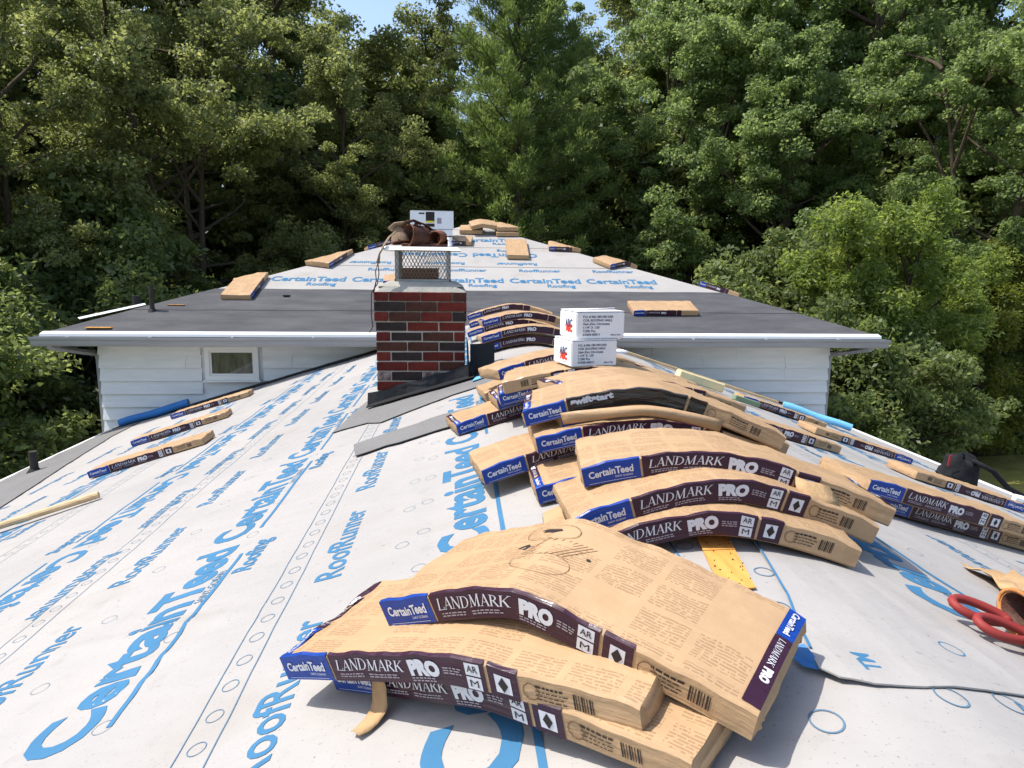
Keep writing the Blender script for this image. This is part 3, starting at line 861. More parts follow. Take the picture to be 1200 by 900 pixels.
def diamonds(g, o, ax, n, ln, ht, cw=.024):
    ax = np.array(ax, float); o = np.array(o, float); up = np.array([0, 0, 1.0]); nm = np.cross(ax, up)
    m = int(round(ln / cw)); slope = ht / 5.0
    for i in range(-5 * 1 - 6, m + 6):
        for sgn in (1, -1):
            # line from (i*cw, 0) rising with 5 rows over width 5*cw*0.5*2
            a0 = i * cw; b0 = a0 + sgn * ht * 0.52
            t0, t1 = 0.0, 1.0
            if sgn > 0: t0 = max(t0, -a0 / (b0 - a0)); t1 = min(t1, (ln - a0) / (b0 - a0))
            else: t0 = max(t0, (ln - a0) / (b0 - a0)); t1 = min(t1, -a0 / (b0 - a0))
            if t1 - t0 < .02: continue
            p0 = o + ax * (a0 + (b0 - a0) * t0) + up * ht * t0; p1 = o + ax * (a0 + (b0 - a0) * t1) + up * ht * t1
            d = (p1 - p0) / np.linalg.norm(p1 - p0); s = np.cross(d, nm); s /= np.linalg.norm(s)
            w = .0016
            g.add([p0 - s * w + nm * w, p1 - s * w + nm * w, p1 + s * w + nm * w, p0 + s * w + nm * w, p0 - s * w - nm * w, p1 - s * w - nm * w, p1 + s * w - nm * w, p0 + s * w - nm * w],
                  [(0, 1, 2, 3), (7, 6, 5, 4), (0, 4, 5, 1), (3, 2, 6, 7)])
hh = cz1 - cz0
diamonds(g, (ca0, cb0, cz0), (1, 0, 0), 0, ca1 - ca0, hh); diamonds(g, (ca0, cb1, cz0), (1, 0, 0), 0, ca1 - ca0, hh)
diamonds(g, (ca0, cb0, cz0), (0, 1, 0), 0, cb1 - cb0, hh); diamonds(g, (ca1, cb0, cz0), (0, 1, 0), 0, cb1 - cb0, hh)
tag(g.obj('wire_mesh', M_rust, cage), kind='stuff')
g = G(); LX0, LX1, LY0, LY1 = -1.125, -0.598, 4.68, 5.17
frustum(g, LX0, LX1, LY0, LY1, cz1 - .004, LX0 + .02, LX1 - .02, LY0 + .02, LY1 - .02, cz1 + .018, .03)
lid = g.obj('lid', M_trim, chimney)
LZ = cz1 + .018
# step flashing at the foot of the chimney: apron on the front and an upright piece on the ridge side
def quadstrip(name, A, B, m, parent, th=.006):
    A = np.array(A, float); B = np.array(B, float); n = len(A)
    V = np.concatenate([A, B]); F = [(i, i + 1, n + i + 1, n + i) for i in range(n - 1)]
    o = mesh(name, V, F, m, parent); md = o.modifiers.new('solid', 'SOLIDIFY'); md.thickness = th; return o
xs_ = np.linspace(CX0 - .06, CX1 + .06, 12)
A = [(x, CY0 - .022, float(S(x)) + .10 + .008 * math.sin(x * 30)) for x in xs_]; B = [(x, CY0 - .035 - .02 * math.sin(x * 9) ** 2, float(S(x)) + .028) for x in xs_]
C_ = [(x, CY0 - .13 - .02 * math.sin(x * 7), float(roofz(x, CY0 - .13)) + .022) for x in xs_]
quadstrip('flashing', A, B, M_blackfl, chimney); quadstrip('flashing', B, C_, M_blackfl, chimney)
ys_ = np.linspace(CY0 - .10, CY1 + .1, 8)
A = [(CX1 + .016, y, float(S(CX1)) + .24 - .02 * (y - CY0)) for y in ys_]; B = [(CX1 + .022, y, float(S(CX1)) + .03) for y in ys_]
C_ = [(CX1 + .16, y, float(roofz(CX1 + .16, y)) + .028) for y in ys_]
quadstrip('flashing', A, B, M_blackfl, chimney); quadstrip('flashing', B, C_, M_blackfl, chimney)
# loose upright black metal pan leaning beside the chimney
g = G()
px0, px1, py = CX1 + .035, CX1 + .20, CY0 + .02
zb = float(S(px0)) + .03
g.add([(px0, py, zb), (px1, py + .02, zb + .05), (px1, py + .05, zb + .205), (px0, py + .04, zb + .20), (px0 + .03, py - .004, zb + .004), (px0 + .03, py + .036, zb + .20), (px0 + .045, py - .004, zb + .006), (px0 + .045, py + .036, zb + .20)], [(0, 1, 2, 3)])
pan = g.obj('flashing_pan', M_blackfl, None); md = pan.modifiers.new('solid', 'SOLIDIFY'); md.thickness = .006
tag(pan, 'black sheet metal flashing pan propped upright against the brick chimney', 'flashing')
patch('blue_film', [(-.53, 4.42), (-.40, 4.46), (-.36, 4.62), (-.49, 4.60)], M_tubelight, gable, lift=.02)

# ------------------------------------------------------------------ shingle bundles
BLN, BWD, BTH = 0.80, 0.27, 0.055
def softmin(a, b, k=0.13): return 0.5 * (a + b - np.sqrt((a - b) ** 2 + k * k))

BL_ = []
BS_ = []
class Bundle:
    def __init__(s, A, yaw, h0, h1, F, arch, peak, L, W, T, seed, sag=0.0, twist=0.0):
        s.A = np.array(A, float); a = math.radians(yaw); s.d = np.array([math.cos(a), math.sin(a)]); s.n = np.array([-s.d[1], s.d[0]])
        s.h0, s.h1, s.F, s.arch, s.peak, s.L, s.W, s.T, s.seed, s.sag, s.twist = h0, h1, F, arch, peak, L, W, T, seed, sag, twist
        # plan distance for arc length along the middle line
        q = np.linspace(0, L * 1.2, 400); P = s.A + q[:, None] * s.d + s.n * W / 2
        s.PL = L
        z = s.height(P[:, 0], P[:, 1]); ds = np.hypot(np.diff(q), np.diff(z)); arc = np.concatenate([[0], np.cumsum(ds)])
        s.q, s.arc = q, arc
        s.PL = float(np.interp(L, arc, q))
    def height(s, x, y):
        t = ((x - s.A[0]) * s.d[0] + (y - s.A[1]) * s.d[1]) / s.PL
        w = ((x - s.A[0]) * s.n[0] + (y - s.A[1]) * s.n[1]) / s.W
        z = s.F(x, y) + s.h0 + (s.h1 - s.h0) * t + s.twist * (w - 0.5) * (t - 0.5)
        if s.arch: z = z + s.arch * (softmin(t / s.peak, (1 - t) / (1 - s.peak)) + .02)
        if s.sag: z = z - s.sag * np.clip(t - .75, 0, 1) ** 2 * 16
        return z
    def P(s, sv, wv, tv):
        sv, wv, tv = (np.asarray(v, float) for v in np.broadcast_arrays(sv, wv, tv))
        q = np.interp(sv, s.arc, s.q) + np.where(sv < 0, sv, 0)
        x = s.A[0] + q * s.d[0] + wv * s.n[0]; y = s.A[1] + q * s.d[1] + wv * s.n[1]
        e = 0.006
        z = s.height(x, y)
        gx = (s.height(x + e, y) - s.height(x - e, y)) / (2 * e); gy = (s.height(x, y + e) - s.height(x, y - e)) / (2 * e)
        N = np.stack([-gx, -gy, np.ones_like(gx)], -1); N /= np.linalg.norm(N, axis=-1, keepdims=True)
        # crumpled wrapping
        tt = tv / s.T
        c = 0.0022 * np.sin(sv * 41 + s.seed + wv * 23) * np.sin(wv * 37 + s.seed * 2 + sv * 9) * tt + 0.0016 * np.abs(np.sin(sv * 19 + s.seed * 3 + wv * 31)) * tt + 0.0014 * np.sin(sv * 88 + wv * 61 + s.seed) * tt + 0.0034 * np.sin(sv * 9 + s.seed * 1.3) * np.sin(np.clip(wv / s.W, 0, 1) * 3.14) * tt
        endp = np.exp(-np.minimum(np.abs(sv), np.abs(s.L - sv)) / .03)
        c = c - (0.006 + .003 * np.sin(wv * 40 + s.seed)) * endp * tt
        return np.stack([x, y, z], -1) + N * (tv + c)[..., None]

def sect(W, T, c=0.005, fine=True):
    nt, nw = (3, 8) if fine else (2, 3)
    pts = []
    for i in range(nt + 1): pts.append((0.0, c + (T - 2 * c) * i / nt))
    for i in range(nw + 1): pts.append((c + (W - 2 * c) * i / nw, T))
    for i in range(nt + 1): pts.append((W, T - c - (T - 2 * c) * i / nt))
    for i in range(nw + 1): pts.append((W - c - (W - 2 * c) * i / nw, 0.0))
    return np.array(pts), nt, nw

def shingle_bundle(label, A, yaw, h0=0.0, h1=None, F=None, arch=0.0, peak=.4, L=BLN, W=BWD, T=BTH, flip=False, kind='landmark', detail=2,
                   ends='', group=None, sag=0.0, name='shingle_bundle', printed=True, twist=0.0, blank=False):
    global rng
    BL_.append(label)
    if F is None: F = lambda x, y: S(x) + .006
    seed = float(rng.uniform(0, 20))
    B = Bundle(A, yaw, h0, h0 if h1 is None else h1, F, arch, peak, L, W, T, seed, sag, twist)
    BS_.append(B)
    org = B.P(L / 2, W / 2, 0.0)
    root = empty(name, tuple(org), label, 'shingle bundle', group)
    # wrapper
    pts, nt, nw = sect(W, T, fine=detail > 1); n = len(pts)
    ns = 40 if detail > 1 else 14
    sv = np.linspace(0, L, ns)
    sv = np.concatenate([[0.004], sv[1:-1], [L - .004]])
    V = []; UV = []
    cum = np.concatenate([[0], np.cumsum(np.hypot(*np.diff(pts, axis=0).T))])
    for j, q in enumerate(sv):
        sc = 1.0 if 0 < j < len(sv) - 1 else 0.97
        pc = pts.copy()
        V.append(B.P(np.full(n, q), pc[:, 0], pc[:, 1])); UV.append(np.stack([np.full(n, q) + seed, cum + seed], 1))
    F_ = []; mi = []
    top0 = nt + 1; top1 = nt + 1 + nw
    for j in range(len(sv) - 1):
        for i in range(n):
            F_.append((j * n + i, j * n + (i + 1) % n, (j + 1) * n + (i + 1) % n, (j + 1) * n + i)); mi.append(1 if (printed and top0 <= i < top1) else 0)
    base = len(sv) * n
    # folded ends: inset cap
    V = np.concatenate(V); UV = np.concatenate(UV)
    for e, j in ((0, 0), (1, len(sv) - 1)):
        q = -0.001 if e == 0 else L + .001
        inner = np.stack([W / 2 + (pts[:, 0] - W / 2) * .9, T / 2 + (pts[:, 1] - T / 2) * .55], 1)
        jit = rng.uniform(-.003, .003, n)
        Vi = B.P(np.full(n, q) + (jit if e else jit), inner[:, 0], inner[:, 1])
        V = np.concatenate([V, Vi]); UV = np.concatenate([UV, np.stack([inner[:, 1] * 3 + seed, inner[:, 0]], 1)])
        b0 = base + e * n
        for i in range(n):
            f = (j * n + i, b0 + i, b0 + (i + 1) % n, j * n + (i + 1) % n)
            F_.append(f if e == 0 else f[::-1]); mi.append(0)
        # cap as strips between front and back halves
        F_.append(tuple(b0 + i for i in (range(n) if e else reversed(range(n))))); mi.append(0)
    wo = mesh('wrapper', V, F_, [M_kraft, M_kraftp], root, mi, UV, smooth=True)
    wo.data.set_sharp_from_angle(angle=math.radians(38))
    if blank: return root, B
    # --- printed panels on the front face. Panel coordinates: s along, q up the front (q>T runs onto the top)
    def surf(sv, qv, off):
        sv = np.asarray(sv, float); qv = np.asarray(qv, float)
        if flip: sv = L - sv; qv = np.where(qv <= T, T - qv, T - qv)
        front = qv <= T
        w = np.where(front, -off, qv - T); t = np.where(front, np.clip(qv, 0, None), T + off)
        return B.P(sv, w, t)
    def panel(nm, s0, s1, m, par, q0=.003, q1=None, off=.0012, wrap=.006):
        if flip: wrap = 0
        qs = np.concatenate([np.linspace(q0, T - .001, 4), ([T + wrap] if wrap else [])]) if q1 is None else np.linspace(q0, q1, 3)
        k = max(2, int((s1 - s0) / .02) + 1); ss = np.linspace(s0, s1, k)
        SS, QQ = np.meshgrid(ss, qs); Vp = surf(SS.ravel(), QQ.ravel(), off)
        if wrap and q1 is None:
            # keep the panel just off the rounded edge
            pass
        return mesh(nm, Vp, grid_faces(k, len(qs)), m, par, uv=np.stack([SS.ravel() + seed, QQ.ravel() + seed], 1))
    def stuff(o): o['kind'] = 'stuff'; return o
    def letters(VF, s0, q0, cap, m, par, nm='lettering', off=.0022, width=None):
        V2, F2, w = VF; V2 = V2 * cap
        if width: V2 = V2 * np.array([width / (w * cap), 1])
        return stuff(mesh(nm, surf(s0 + V2[:, 0], q0 + V2[:, 1], off), F2, m, par))
    def rects(nm, R, m, par, off=.0022):
        V2 = []; F2 = []
        for (a, b, c, d) in R:
            k = max(1, int((b - a) / .03)); i0 = len(V2)
            for i in range(k + 1): V2 += [(a + (b - a) * i / k, c), (a + (b - a) * i / k, d)]
            F2 += [(i0 + 2 * i, i0 + 2 * i + 2, i0 + 2 * i + 3, i0 + 2 * i + 1) for i in range(k)]
        V2 = np.array(V2); return stuff(mesh(nm, surf(V2[:, 0], V2[:, 1], off), F2, m, par))
    kk = min(1.0, L / .80)
    bl1, pu0, pu1, em0, em1 = .185 * L, .192 * L, .655 * L, .664 * L, .735 * L
    if kind == 'swift': bl1, pu0, pu1, em0, em1 = .165 * L, .172 * L, .60 * L, .61 * L, .675 * L
    bp = panel('brand_panel', .003, bl1, M_blue, root)
    pp = panel('product_panel', pu0, pu1, M_blackp if kind == 'swift' else M_purple, root)
    ep = panel('emblem_panel', em0, em1, M_blackp if kind == 'swift' else M_purple, root)
    if detail > 0:
        letters(text2d('CertainTeed', .03), .018, T * .42, .0175, M_white_ink, bp, width=bl1 * .76)
    if detail > 1:
        letters(text2d('SAINT-GOBAIN', 0.0), .018 + bl1 * .44, T * .25, .0048, M_white_ink, bp, 'lettering', width=bl1 * .30)
        rects('rule', [(.016, bl1 - .012, T * .13, T * .13 + .0008)], M_white_ink, bp)
    if kind == 'swift':
        letters(text2d('swiftstart', .06), pu0 + .012, T * .60, .018, M_white_ink, pp, width=.135)
    elif detail > 0:
        letters(SERIF, pu0 + .014 * kk, T * .45, .0215, M_white_ink, pp, width=.182 * kk)
        letters(text2d('PRO', .075), pu0 + .208 * kk, T * .36, .0245, M_white_ink, pp, width=.070 * kk)
    if detail > 1 and kind != 'swift':
        rr = random.Random(int(seed * 1000)); R = []
        for (a, b, q, nl) in ((.020, .085, .30, 2), (.100, .175, .30, 2), (.208, .265, .22, 2), (.286, .322, .62, 3)):
            a, b = a * kk, b * kk
            for i in range(nl):
                x = pu0 + a; qq = T * (q - .085 * i)
                while x < pu0 + b - .004:
                    w = rr.uniform(.004, .011); R.append((x, min(x + w, pu0 + b), qq, qq + .0024)); x += w + .0022
        rects('fine_print', R, M_grey_ink, pp)
        bx = pu1 - .036
        rects('badge', [(bx, bx + .028, T * .54, T * .93), (bx, bx + .028, T * .10, T * .49)], M_white_ink, pp, .0018)
        letters(text2d('AR', .01), bx + .004, T * .66, .0115, M_dark_ink, pp, off=.0026, width=.020)
        letters(text2d('M', 0.0), bx + .006, T * .19, .0125, M_dark_ink, pp, off=.0026, width=.016)
        rects('badge', [(em0 + .012, em1 - .012, T * .22, T * .78)], M_white_ink, ep, .0018)
        cx, cy = (em0 + em1) / 2, T * .5
        mesh('diamond', surf(np.array([cx - .009, cx, cx + .009, cx]), np.array([cy, cy - .0135, cy, cy + .0135]), .0026), [(0, 1, 2, 3)], M_dark_ink, ep)
    if detail > 1:
        # stamp, address lines and bar code on the bare end
        R = [(.86 * L + i * .0042, .86 * L + i * .0042 + (.0016 if i % 3 else .0028), T * .28, T * .72) for i in range(8)]
        for i in range(4):
            x = .775 * L
            while x < .84 * L: w = .004 + .007 * abs(math.sin(x * 900 + i)); R.append((x, x + w, T * (.66 - .12 * i), T * (.66 - .12 * i) + (.004 if i == 0 else .0018))); x += w + .002
        rects('marking', R, M_dark_ink, root, .0015)
        a = np.linspace(0, 2 * math.pi, 20, endpoint=False); cx, cy = em1 + .022, T * .5
        Vr = np.concatenate([surf(cx + rr_ * np.cos(a), cy + rr_ * np.sin(a), .0016) for rr_ in (.0125, .0142)])
        mesh('stamp', Vr, [(i, (i + 1) % 20, 20 + (i + 1) % 20, 20 + i) for i in range(20)], M_brown_ink, root)
    # strip of label printed along the short edges of the top face
    for e in ends:
        s0, s1 = ((.004, .030) if e == 'L' else (L - .030, L - .004))
        for a, b, m, nm in ((.66, .98, M_blue, 'end_label'), (.03, .655, M_purple, 'end_label')) if not e == 'L' else ((.02, .33, M_blue, 'end_label'), (.335, .97, M_purple, 'end_label')):
            ws = np.linspace(a * W, b * W, 8); SS, WW = np.meshgrid([s0, s1], ws)
            o = mesh(nm, B.P(SS.ravel(), WW.ravel(), np.full(SS.size, T + .0014)), grid_faces(2, 8), m, root, uv=np.stack([SS.ravel(), WW.ravel()], 1))
            if detail > 1:
                ct = m is M_blue
                V2, F2, w = text2d('CertainTeed', .03) if ct else SERIF
                ln = (b - a) * W * (.8 if ct else .42); V2 = V2 * np.array([ln / w, .010])
                if e == 'R': ss, ww = s1 - .008 - V2[:, 1] * 1.0, b * W - (.1 * ln) - V2[:, 0]
                else: ss, ww = s0 + .008 + V2[:, 1] * 1.0, a * W + .1 * ln + V2[:, 0]
                if e == 'R': ss = s0 + .008 + V2[:, 1]
                mesh('lettering', B.P(ss, ww, np.full(len(ss), T + .0024)), F2, M_white_ink, o)
                if not ct:
                    V2, F2, w = text2d('PRO', .07); l2 = ln * .42; V2 = V2 * np.array([l2 / w, .012])
                    if e == 'R': ss, ww = s0 + .008 + V2[:, 1], b * W - .1 * ln - ln * 1.08 - V2[:, 0]
                    else: ss, ww = s0 + .008 + V2[:, 1], a * W + .1 * ln + ln * 1.08 + V2[:, 0]
                    mesh('lettering', B.P(ss, ww, np.full(len(ss), T + .0024)), F2, M_white_ink, o)
    return root, B

def torn_flap(root, B, s0, w, ln, drop, m=M_torn, curl=.02):
    """strip of torn kraft paper hanging off the front face"""
    V = []; n = 9
    rr = random.Random(int(s0 * 977))
    for i in range(n):
        t = i / (n - 1)
        for j in range(4):
            u = j / 3.0
            half = w * (0.55 + .45 * math.sin(3.14 * min(1, t * 1.1 + .15)))
            p = B.P(s0 + (u - .5) * half, -.006 - curl * math.sin(t * 2.6) - .006 * math.sin(u * 3.14), B.T * .75)
            V.append(p + np.array([rr.uniform(-.002, .002), rr.uniform(-.002, .002), -drop * t + rr.uniform(-.002, .002)]))
    F = [(i * 4 + j, i * 4 + j + 1, i * 4 + 5 + j, i * 4 + 4 + j) for i in range(n - 1) for j in range(3)]
    o = mesh('torn_flap', V, F, m, root, smooth=True); md = o.modifiers.new('solid', 'SOLIDIFY'); md.thickness = .0015
    return o

FS = lambda x, y: S(x) + .006
T_ = BTH + .003
# --- front pile of three set-bent bundles on the left slope
P3, B3 = shingle_bundle('bent bundle at the bottom of the front pile, torn paper flap over its label', (-.853, 1.280), -42.5, 0, .004, FS, .040, .53, L=.76)
P2, B2 = shingle_bundle('bent bundle in the middle of the front pile, full purple label along its curved front', (-.942, 1.270), -36.5, T_, T_, FS, .036, .55, ends='L', W=.27, L=.745)
P1, B1 = shingle_bundle('bent bundle on top of the front pile with printed kraft face and purple end strip', (-.742, 1.222), -38.6, .128, .030, FS, .086, .42, ends='R', W=.25, L=.685)
V = []
for i, (out, hgt, wd) in enumerate(((.003, .050, .030), (.006, .040, .036), (.010, .028, .040), (.016, .014, .042), (.026, .006, .042), (.045, .003, .040), (.065, .005, .034), (.082, .010, .020))):
    for j in range(4):
        u = j / 3 - .5
        q = B3.P(.160 + u * wd + .010 * out / .08, -out, hgt)
        if hgt < .02: q[2] = float(roofz(q[0], q[1])) + hgt + .003
        V.append(q + np.array([0, 0, .003 * math.cos(u * 5 + i)]))
o = mesh('torn_flap', V, [(i * 4 + j, i * 4 + j + 1, i * 4 + 5 + j, i * 4 + 4 + j) for i in range(7) for j in range(3)], M_torn, P3, smooth=True); o.modifiers.new('solid', 'SOLIDIFY').thickness = .0015
# diagrams printed on the big kraft face of the top one
def top_print(B, root, polys, m, nm):
    V = []; F = []
    for P in polys:
        F.append(tuple(range(len(V), len(V) + len(P)))); V += P
    V = np.array(V) * np.array([1.0, 0.80]); tag(mesh(nm, B.P(V[:, 0], V[:, 1], np.full(len(V), B.T + .0014)), F, m, root), kind='stuff')
def ringp(cx, cy, r, w=.0012, n=24):
    out = []
    for i in range(n):
        a, b = 2 * math.pi * i / n, 2 * math.pi * (i + 1) / n
        out.append([(cx + r * math.cos(a), cy + r * .8 * math.sin(a)), (cx + r * math.cos(b), cy + r * .8 * math.sin(b)), (cx + (r - w) * math.cos(b), cy + (r - w) * .8 * math.sin(b)), (cx + (r - w) * math.cos(a), cy + (r - w) * .8 * math.sin(a))])
    return out
polys = []
for cx, cy in ((.265, .245), (.295, .115)): polys += ringp(cx, cy, .046)
for i in range(9): polys.append([(.25 + .008 * i, .15), (.2515 + .008 * i, .15), (.2815 + .009 * i, .215), (.28 + .009 * i, .215)])
for i in range(6): polys.append([(.25 + .005 * i, .15 + .0125 * i), (.325 + .004 * i, .15 + .0125 * i), (.325 + .004 * i, .1508 + .0125 * i), (.25 + .005 * i, .1508 + .0125 * i)])
top_print(B1, P1, polys, M_brown_ink, 'diagram')
top_print(B1, P1, [[(.250, .245), (.272, .240), (.280, .249), (.286, .252), (.280, .262), (.256, .258)], [(.228, .178), (.250, .170), (.262, .182), (.250, .188), (.246, .196), (.236, .194)], [(.352, .165), (.358, .168), (.356, .174), (.350, .171)]], M_dark_ink, 'diagram_arrow')

# --- stack of three draped over the ridge, behind it
S2a, b_ = shingle_bundle('draped bundle at the bottom of the three-high stack, beside the bare boards', (-.40, 1.50), -5, 0, 0, FS, .030, .5, L=.715)
S2b, b2_ = shingle_bundle('draped bundle in the middle of the three-high stack behind the front pile', (-.340, 1.525), 2, T_, T_ * .7, FS, .034, .5, L=.765)
S2c, b3_ = shingle_bundle('draped bundle on top of the three-high stack, crumpled paper hanging from its label', (-.300, 1.672), -6, .125, .088, FS, .012, .5, L=.79, ends='R')
torn_flap(S2c, b3_, .560, .11, .03, .065, curl=.045)

# --- middle heap over the ridge
shingle_bundle('low bundle in the ridge heap whose end touches the grey felt strip', (-.616, 3.105), 11, 0, 0, FS, ends='L')
shingle_bundle('crumpled plain kraft bundle at the back of the ridge heap by the chimney flashing', (-.47, 3.60), 8, 0.02, 0.01, FS, blank=True)
shingle_bundle('bundle lying on the low bundle with the end strip, upper blue label half covered', (-.431, 3.13), 6, T_, T_, FS, ends='L')
shingle_bundle('bundle in the ridge heap directly under the upside-down one', (-.430, 3.00), -2, .104, .104, FS, ends='L')
shingle_bundle('upside-down bundle with bare kraft side and bar code, under the lower white nail box', (-.418, 2.955), -8, .162, .150, FS, flip=True, T=.058)
shingle_bundle('bundle behind the upside-down one, blue label running under the lower white nail box', (-.410, 3.42), 20, .145, .135, FS)
shingle_bundle('plain kraft bundle with blue edged top lying right behind the black labelled one', (-.222, 2.47), 16, .177, .150, FS, ends='L')
sw, bsw = shingle_bundle('starter bundle with black label and torn kraft side, on top of the ridge heap', (-.397, 2.198), -7, .186, .135, FS, .033, .45, kind='swift', W=.30, L=.85, ends='L')
shingle_bundle('bundle peeking out under the torn side of the black labelled starter bundle', (-.281, 2.193), 3, .150, .10, FS)
shingle_bundle('bundle below the black labelled starter bundle with the largest clear blue label', (-.365, 2.126), 0, .106, .080, FS)
shingle_bundle('bundle whose blue end juts out in the air over the sheet and casts a shadow', (-.531, 2.15), 8, .044, .05, FS)
shingle_bundle('bundle on the sheet under the jutting one, blue label wrapped over its corner', (-.379, 1.962), 0, 0, 0, FS, ends='L')
# torn kraft strip bulging from the starter bundle
V = []; n = 22
for i in range(n):
    t = i / (n - 1); s0 = .12 + .52 * t; out = .055 * math.sin(3.14 * t) ** .8
    for j, (q, k) in enumerate(((-.030, .35), (-.012, .9), (.008, 1.0), (.020, .75))):
        V.append(bsw.P(s0, -.004 - out * k, max(-.02, q - .012 * math.sin(3.14 * t)) + (.018 if t > .9 else 0) * 0))
F = [(i * 4 + j, i * 4 + j + 1, i * 4 + 5 + j, i * 4 + 4 + j) for i in range(n - 1) for j in range(3)]
o = mesh('torn_flap', V, F, M_kraft, sw, smooth=True, uv=[(i * .03, j * .02) for i in range(n) for j in range(4)]); md = o.modifiers.new('solid', 'SOLIDIFY'); md.thickness = .002

# --- heap by the chimney where the gable meets the hip roof
shingle_bundle('farthest arched bundle in the heap right of the chimney', (-.516, 7.40), -8, 3 * T_, 3 * T_, FS, .02, .5, detail=1, L=.9)
shingle_bundle('arched bundle with clear label on top of the heap right of the chimney', (-.40, 6.22), 5, 3 * T_, 3 * T_, FS, .0, .5, detail=1, L=.9, ends='L')
shingle_bundle('plastic wrapped shiny bundle at the front of the heap right of the chimney', (-.423, 5.62), 6, 1.7 * T_, 1.7 * T_, FS, .002, .5, detail=1, L=.9)
shingle_bundle('shaded bundle at the bottom front of the heap right of the chimney', (-.43, 5.64), 4, .3 * T_, .3 * T_, FS, .0, .5, detail=1, L=.9)
shingle_bundle('bundle low at the left of the heap right of the chimney', (-.52, 6.75), 0, T_, T_, FS, .02, .5, detail=1, L=.9)
shingle_bundle('bundle in the heap right of the chimney, sandwiched under the farthest arched one', (-.50, 7.05), -4, 2 * T_, 2 * T_, FS, .02, .5, detail=1, L=.9)

# --- right slope
GR = None
shingle_bundle('short looking bundle end lying just behind the lower white nail box', (.62, 5.6), 6, 0.005, .005, FS, detail=1)
shingle_bundle('bundle with faded label lying beyond the starter bundle towards the far wall', (.75, 5.05), 8, 0, 0, FS, detail=1)
shingle_bundle('upright labelled bundle on the right slope beside the cream foam block', (2.031, 6.265), -4, .006, .006, FS, detail=2, L=.85)
shingle_bundle('bundle on the right slope half hidden behind the starter bundle', (.988, 3.88), 14.5, 0, 0, FS, L=.835)
shingle_bundle('upside-down bundle on the right slope in front of the light blue roll', (2.183, 5.19), 3, 0, 0, FS, flip=True, L=.908)
shingle_bundle('upside-down bundle on the right slope that the black bag leans on', (2.248, 4.05), 5.3, 0, 0, FS, flip=True, L=.88)
shingle_bundle('upper of two stacked bundles nearest the kraft scrap on the right slope', (.815, 2.27), 9, T_, T_, FS, L=.86)
shingle_bundle('lower of two stacked bundles nearest the kraft scrap on the right slope', (.90, 2.335), 9, 0, 0, FS, L=.82)

# --- left slope
shingle_bundle('bundle on the left slope nearest the thin wooden pole', (-3.31, 5.15), 2, 0, 0, FS, L=.86)
shingle_bundle('middle one of three bundles lying apart on the left slope', (-3.55, 6.36), 8, 0, 0, FS, L=.86)
shingle_bundle('bundle on the left slope lying against the blue roll by the wall', (-3.80, 7.86), 4, 0, 0, FS, L=.88)

# --- on the far hip roof
FH = lambda x, y: hipz(x, y) + .012
def hb(label, A, yaw, L=.85, W=.34, h=0.0, **k):
    return shingle_bundle(label, A, yaw, h, h, FH, L=L, W=W, T=.075, detail=1, **k)
hb('bundle lying down the left edge of the hip roof, overlapping the dark felt', (-3.41, 9.757), 90, L=.98, W=.40)
hb('bundle lying at a slant higher up the left edge of the hip roof', (-2.603, 11.11), 71, L=.83, W=.40)
hb('bundle at the left hip edge behind the tool belt, blue end out', (-2.15, 12.35), 18, L=.75)
hb('bundle beside the white carton on the far hip roof', (-.755, 12.40), -5, L=.36)
hb('left bundle of the cluster at the peak of the hip roof', (-.60, 13.10), -4, L=.42, blank=True)
hb('middle bundle of the cluster at the peak, propped up and bent', (-.38, 12.98), 6, L=.48, h=.10, arch=.04, blank=True)
hb('right bundle of the cluster at the peak of the hip roof', (.08, 12.98), 2, L=.40, h=.09, blank=True)
hb('small bundle lying under the right one of the cluster at the peak', (.07, 12.96), 3, L=.42, h=0.0, W=.30, blank=True)
hb('bundle pointing straight down the middle of the hip roof front', (.538, 11.64), 88, L=.99, W=.36, blank=True)
hb('thin bundle lying crosswise near the right hip edge', (.925, 12.14), -5, L=.55)
hb('bundle near the right hip edge with one end lifted', (1.80, 11.20), 32, L=.62, W=.42)
hb('single bundle lying on the dark felt of the hip roof behind the nail boxes', (1.724, 9.281), 1, L=.90, W=.36)
hb('bundle draped over the right hip edge with a blue corner showing', (3.004, 10.486), -24, L=.62)
hb('bundle behind the chimney cage on the hip roof', (-1.706, 10.345), 1.5, L=.75, W=.3)

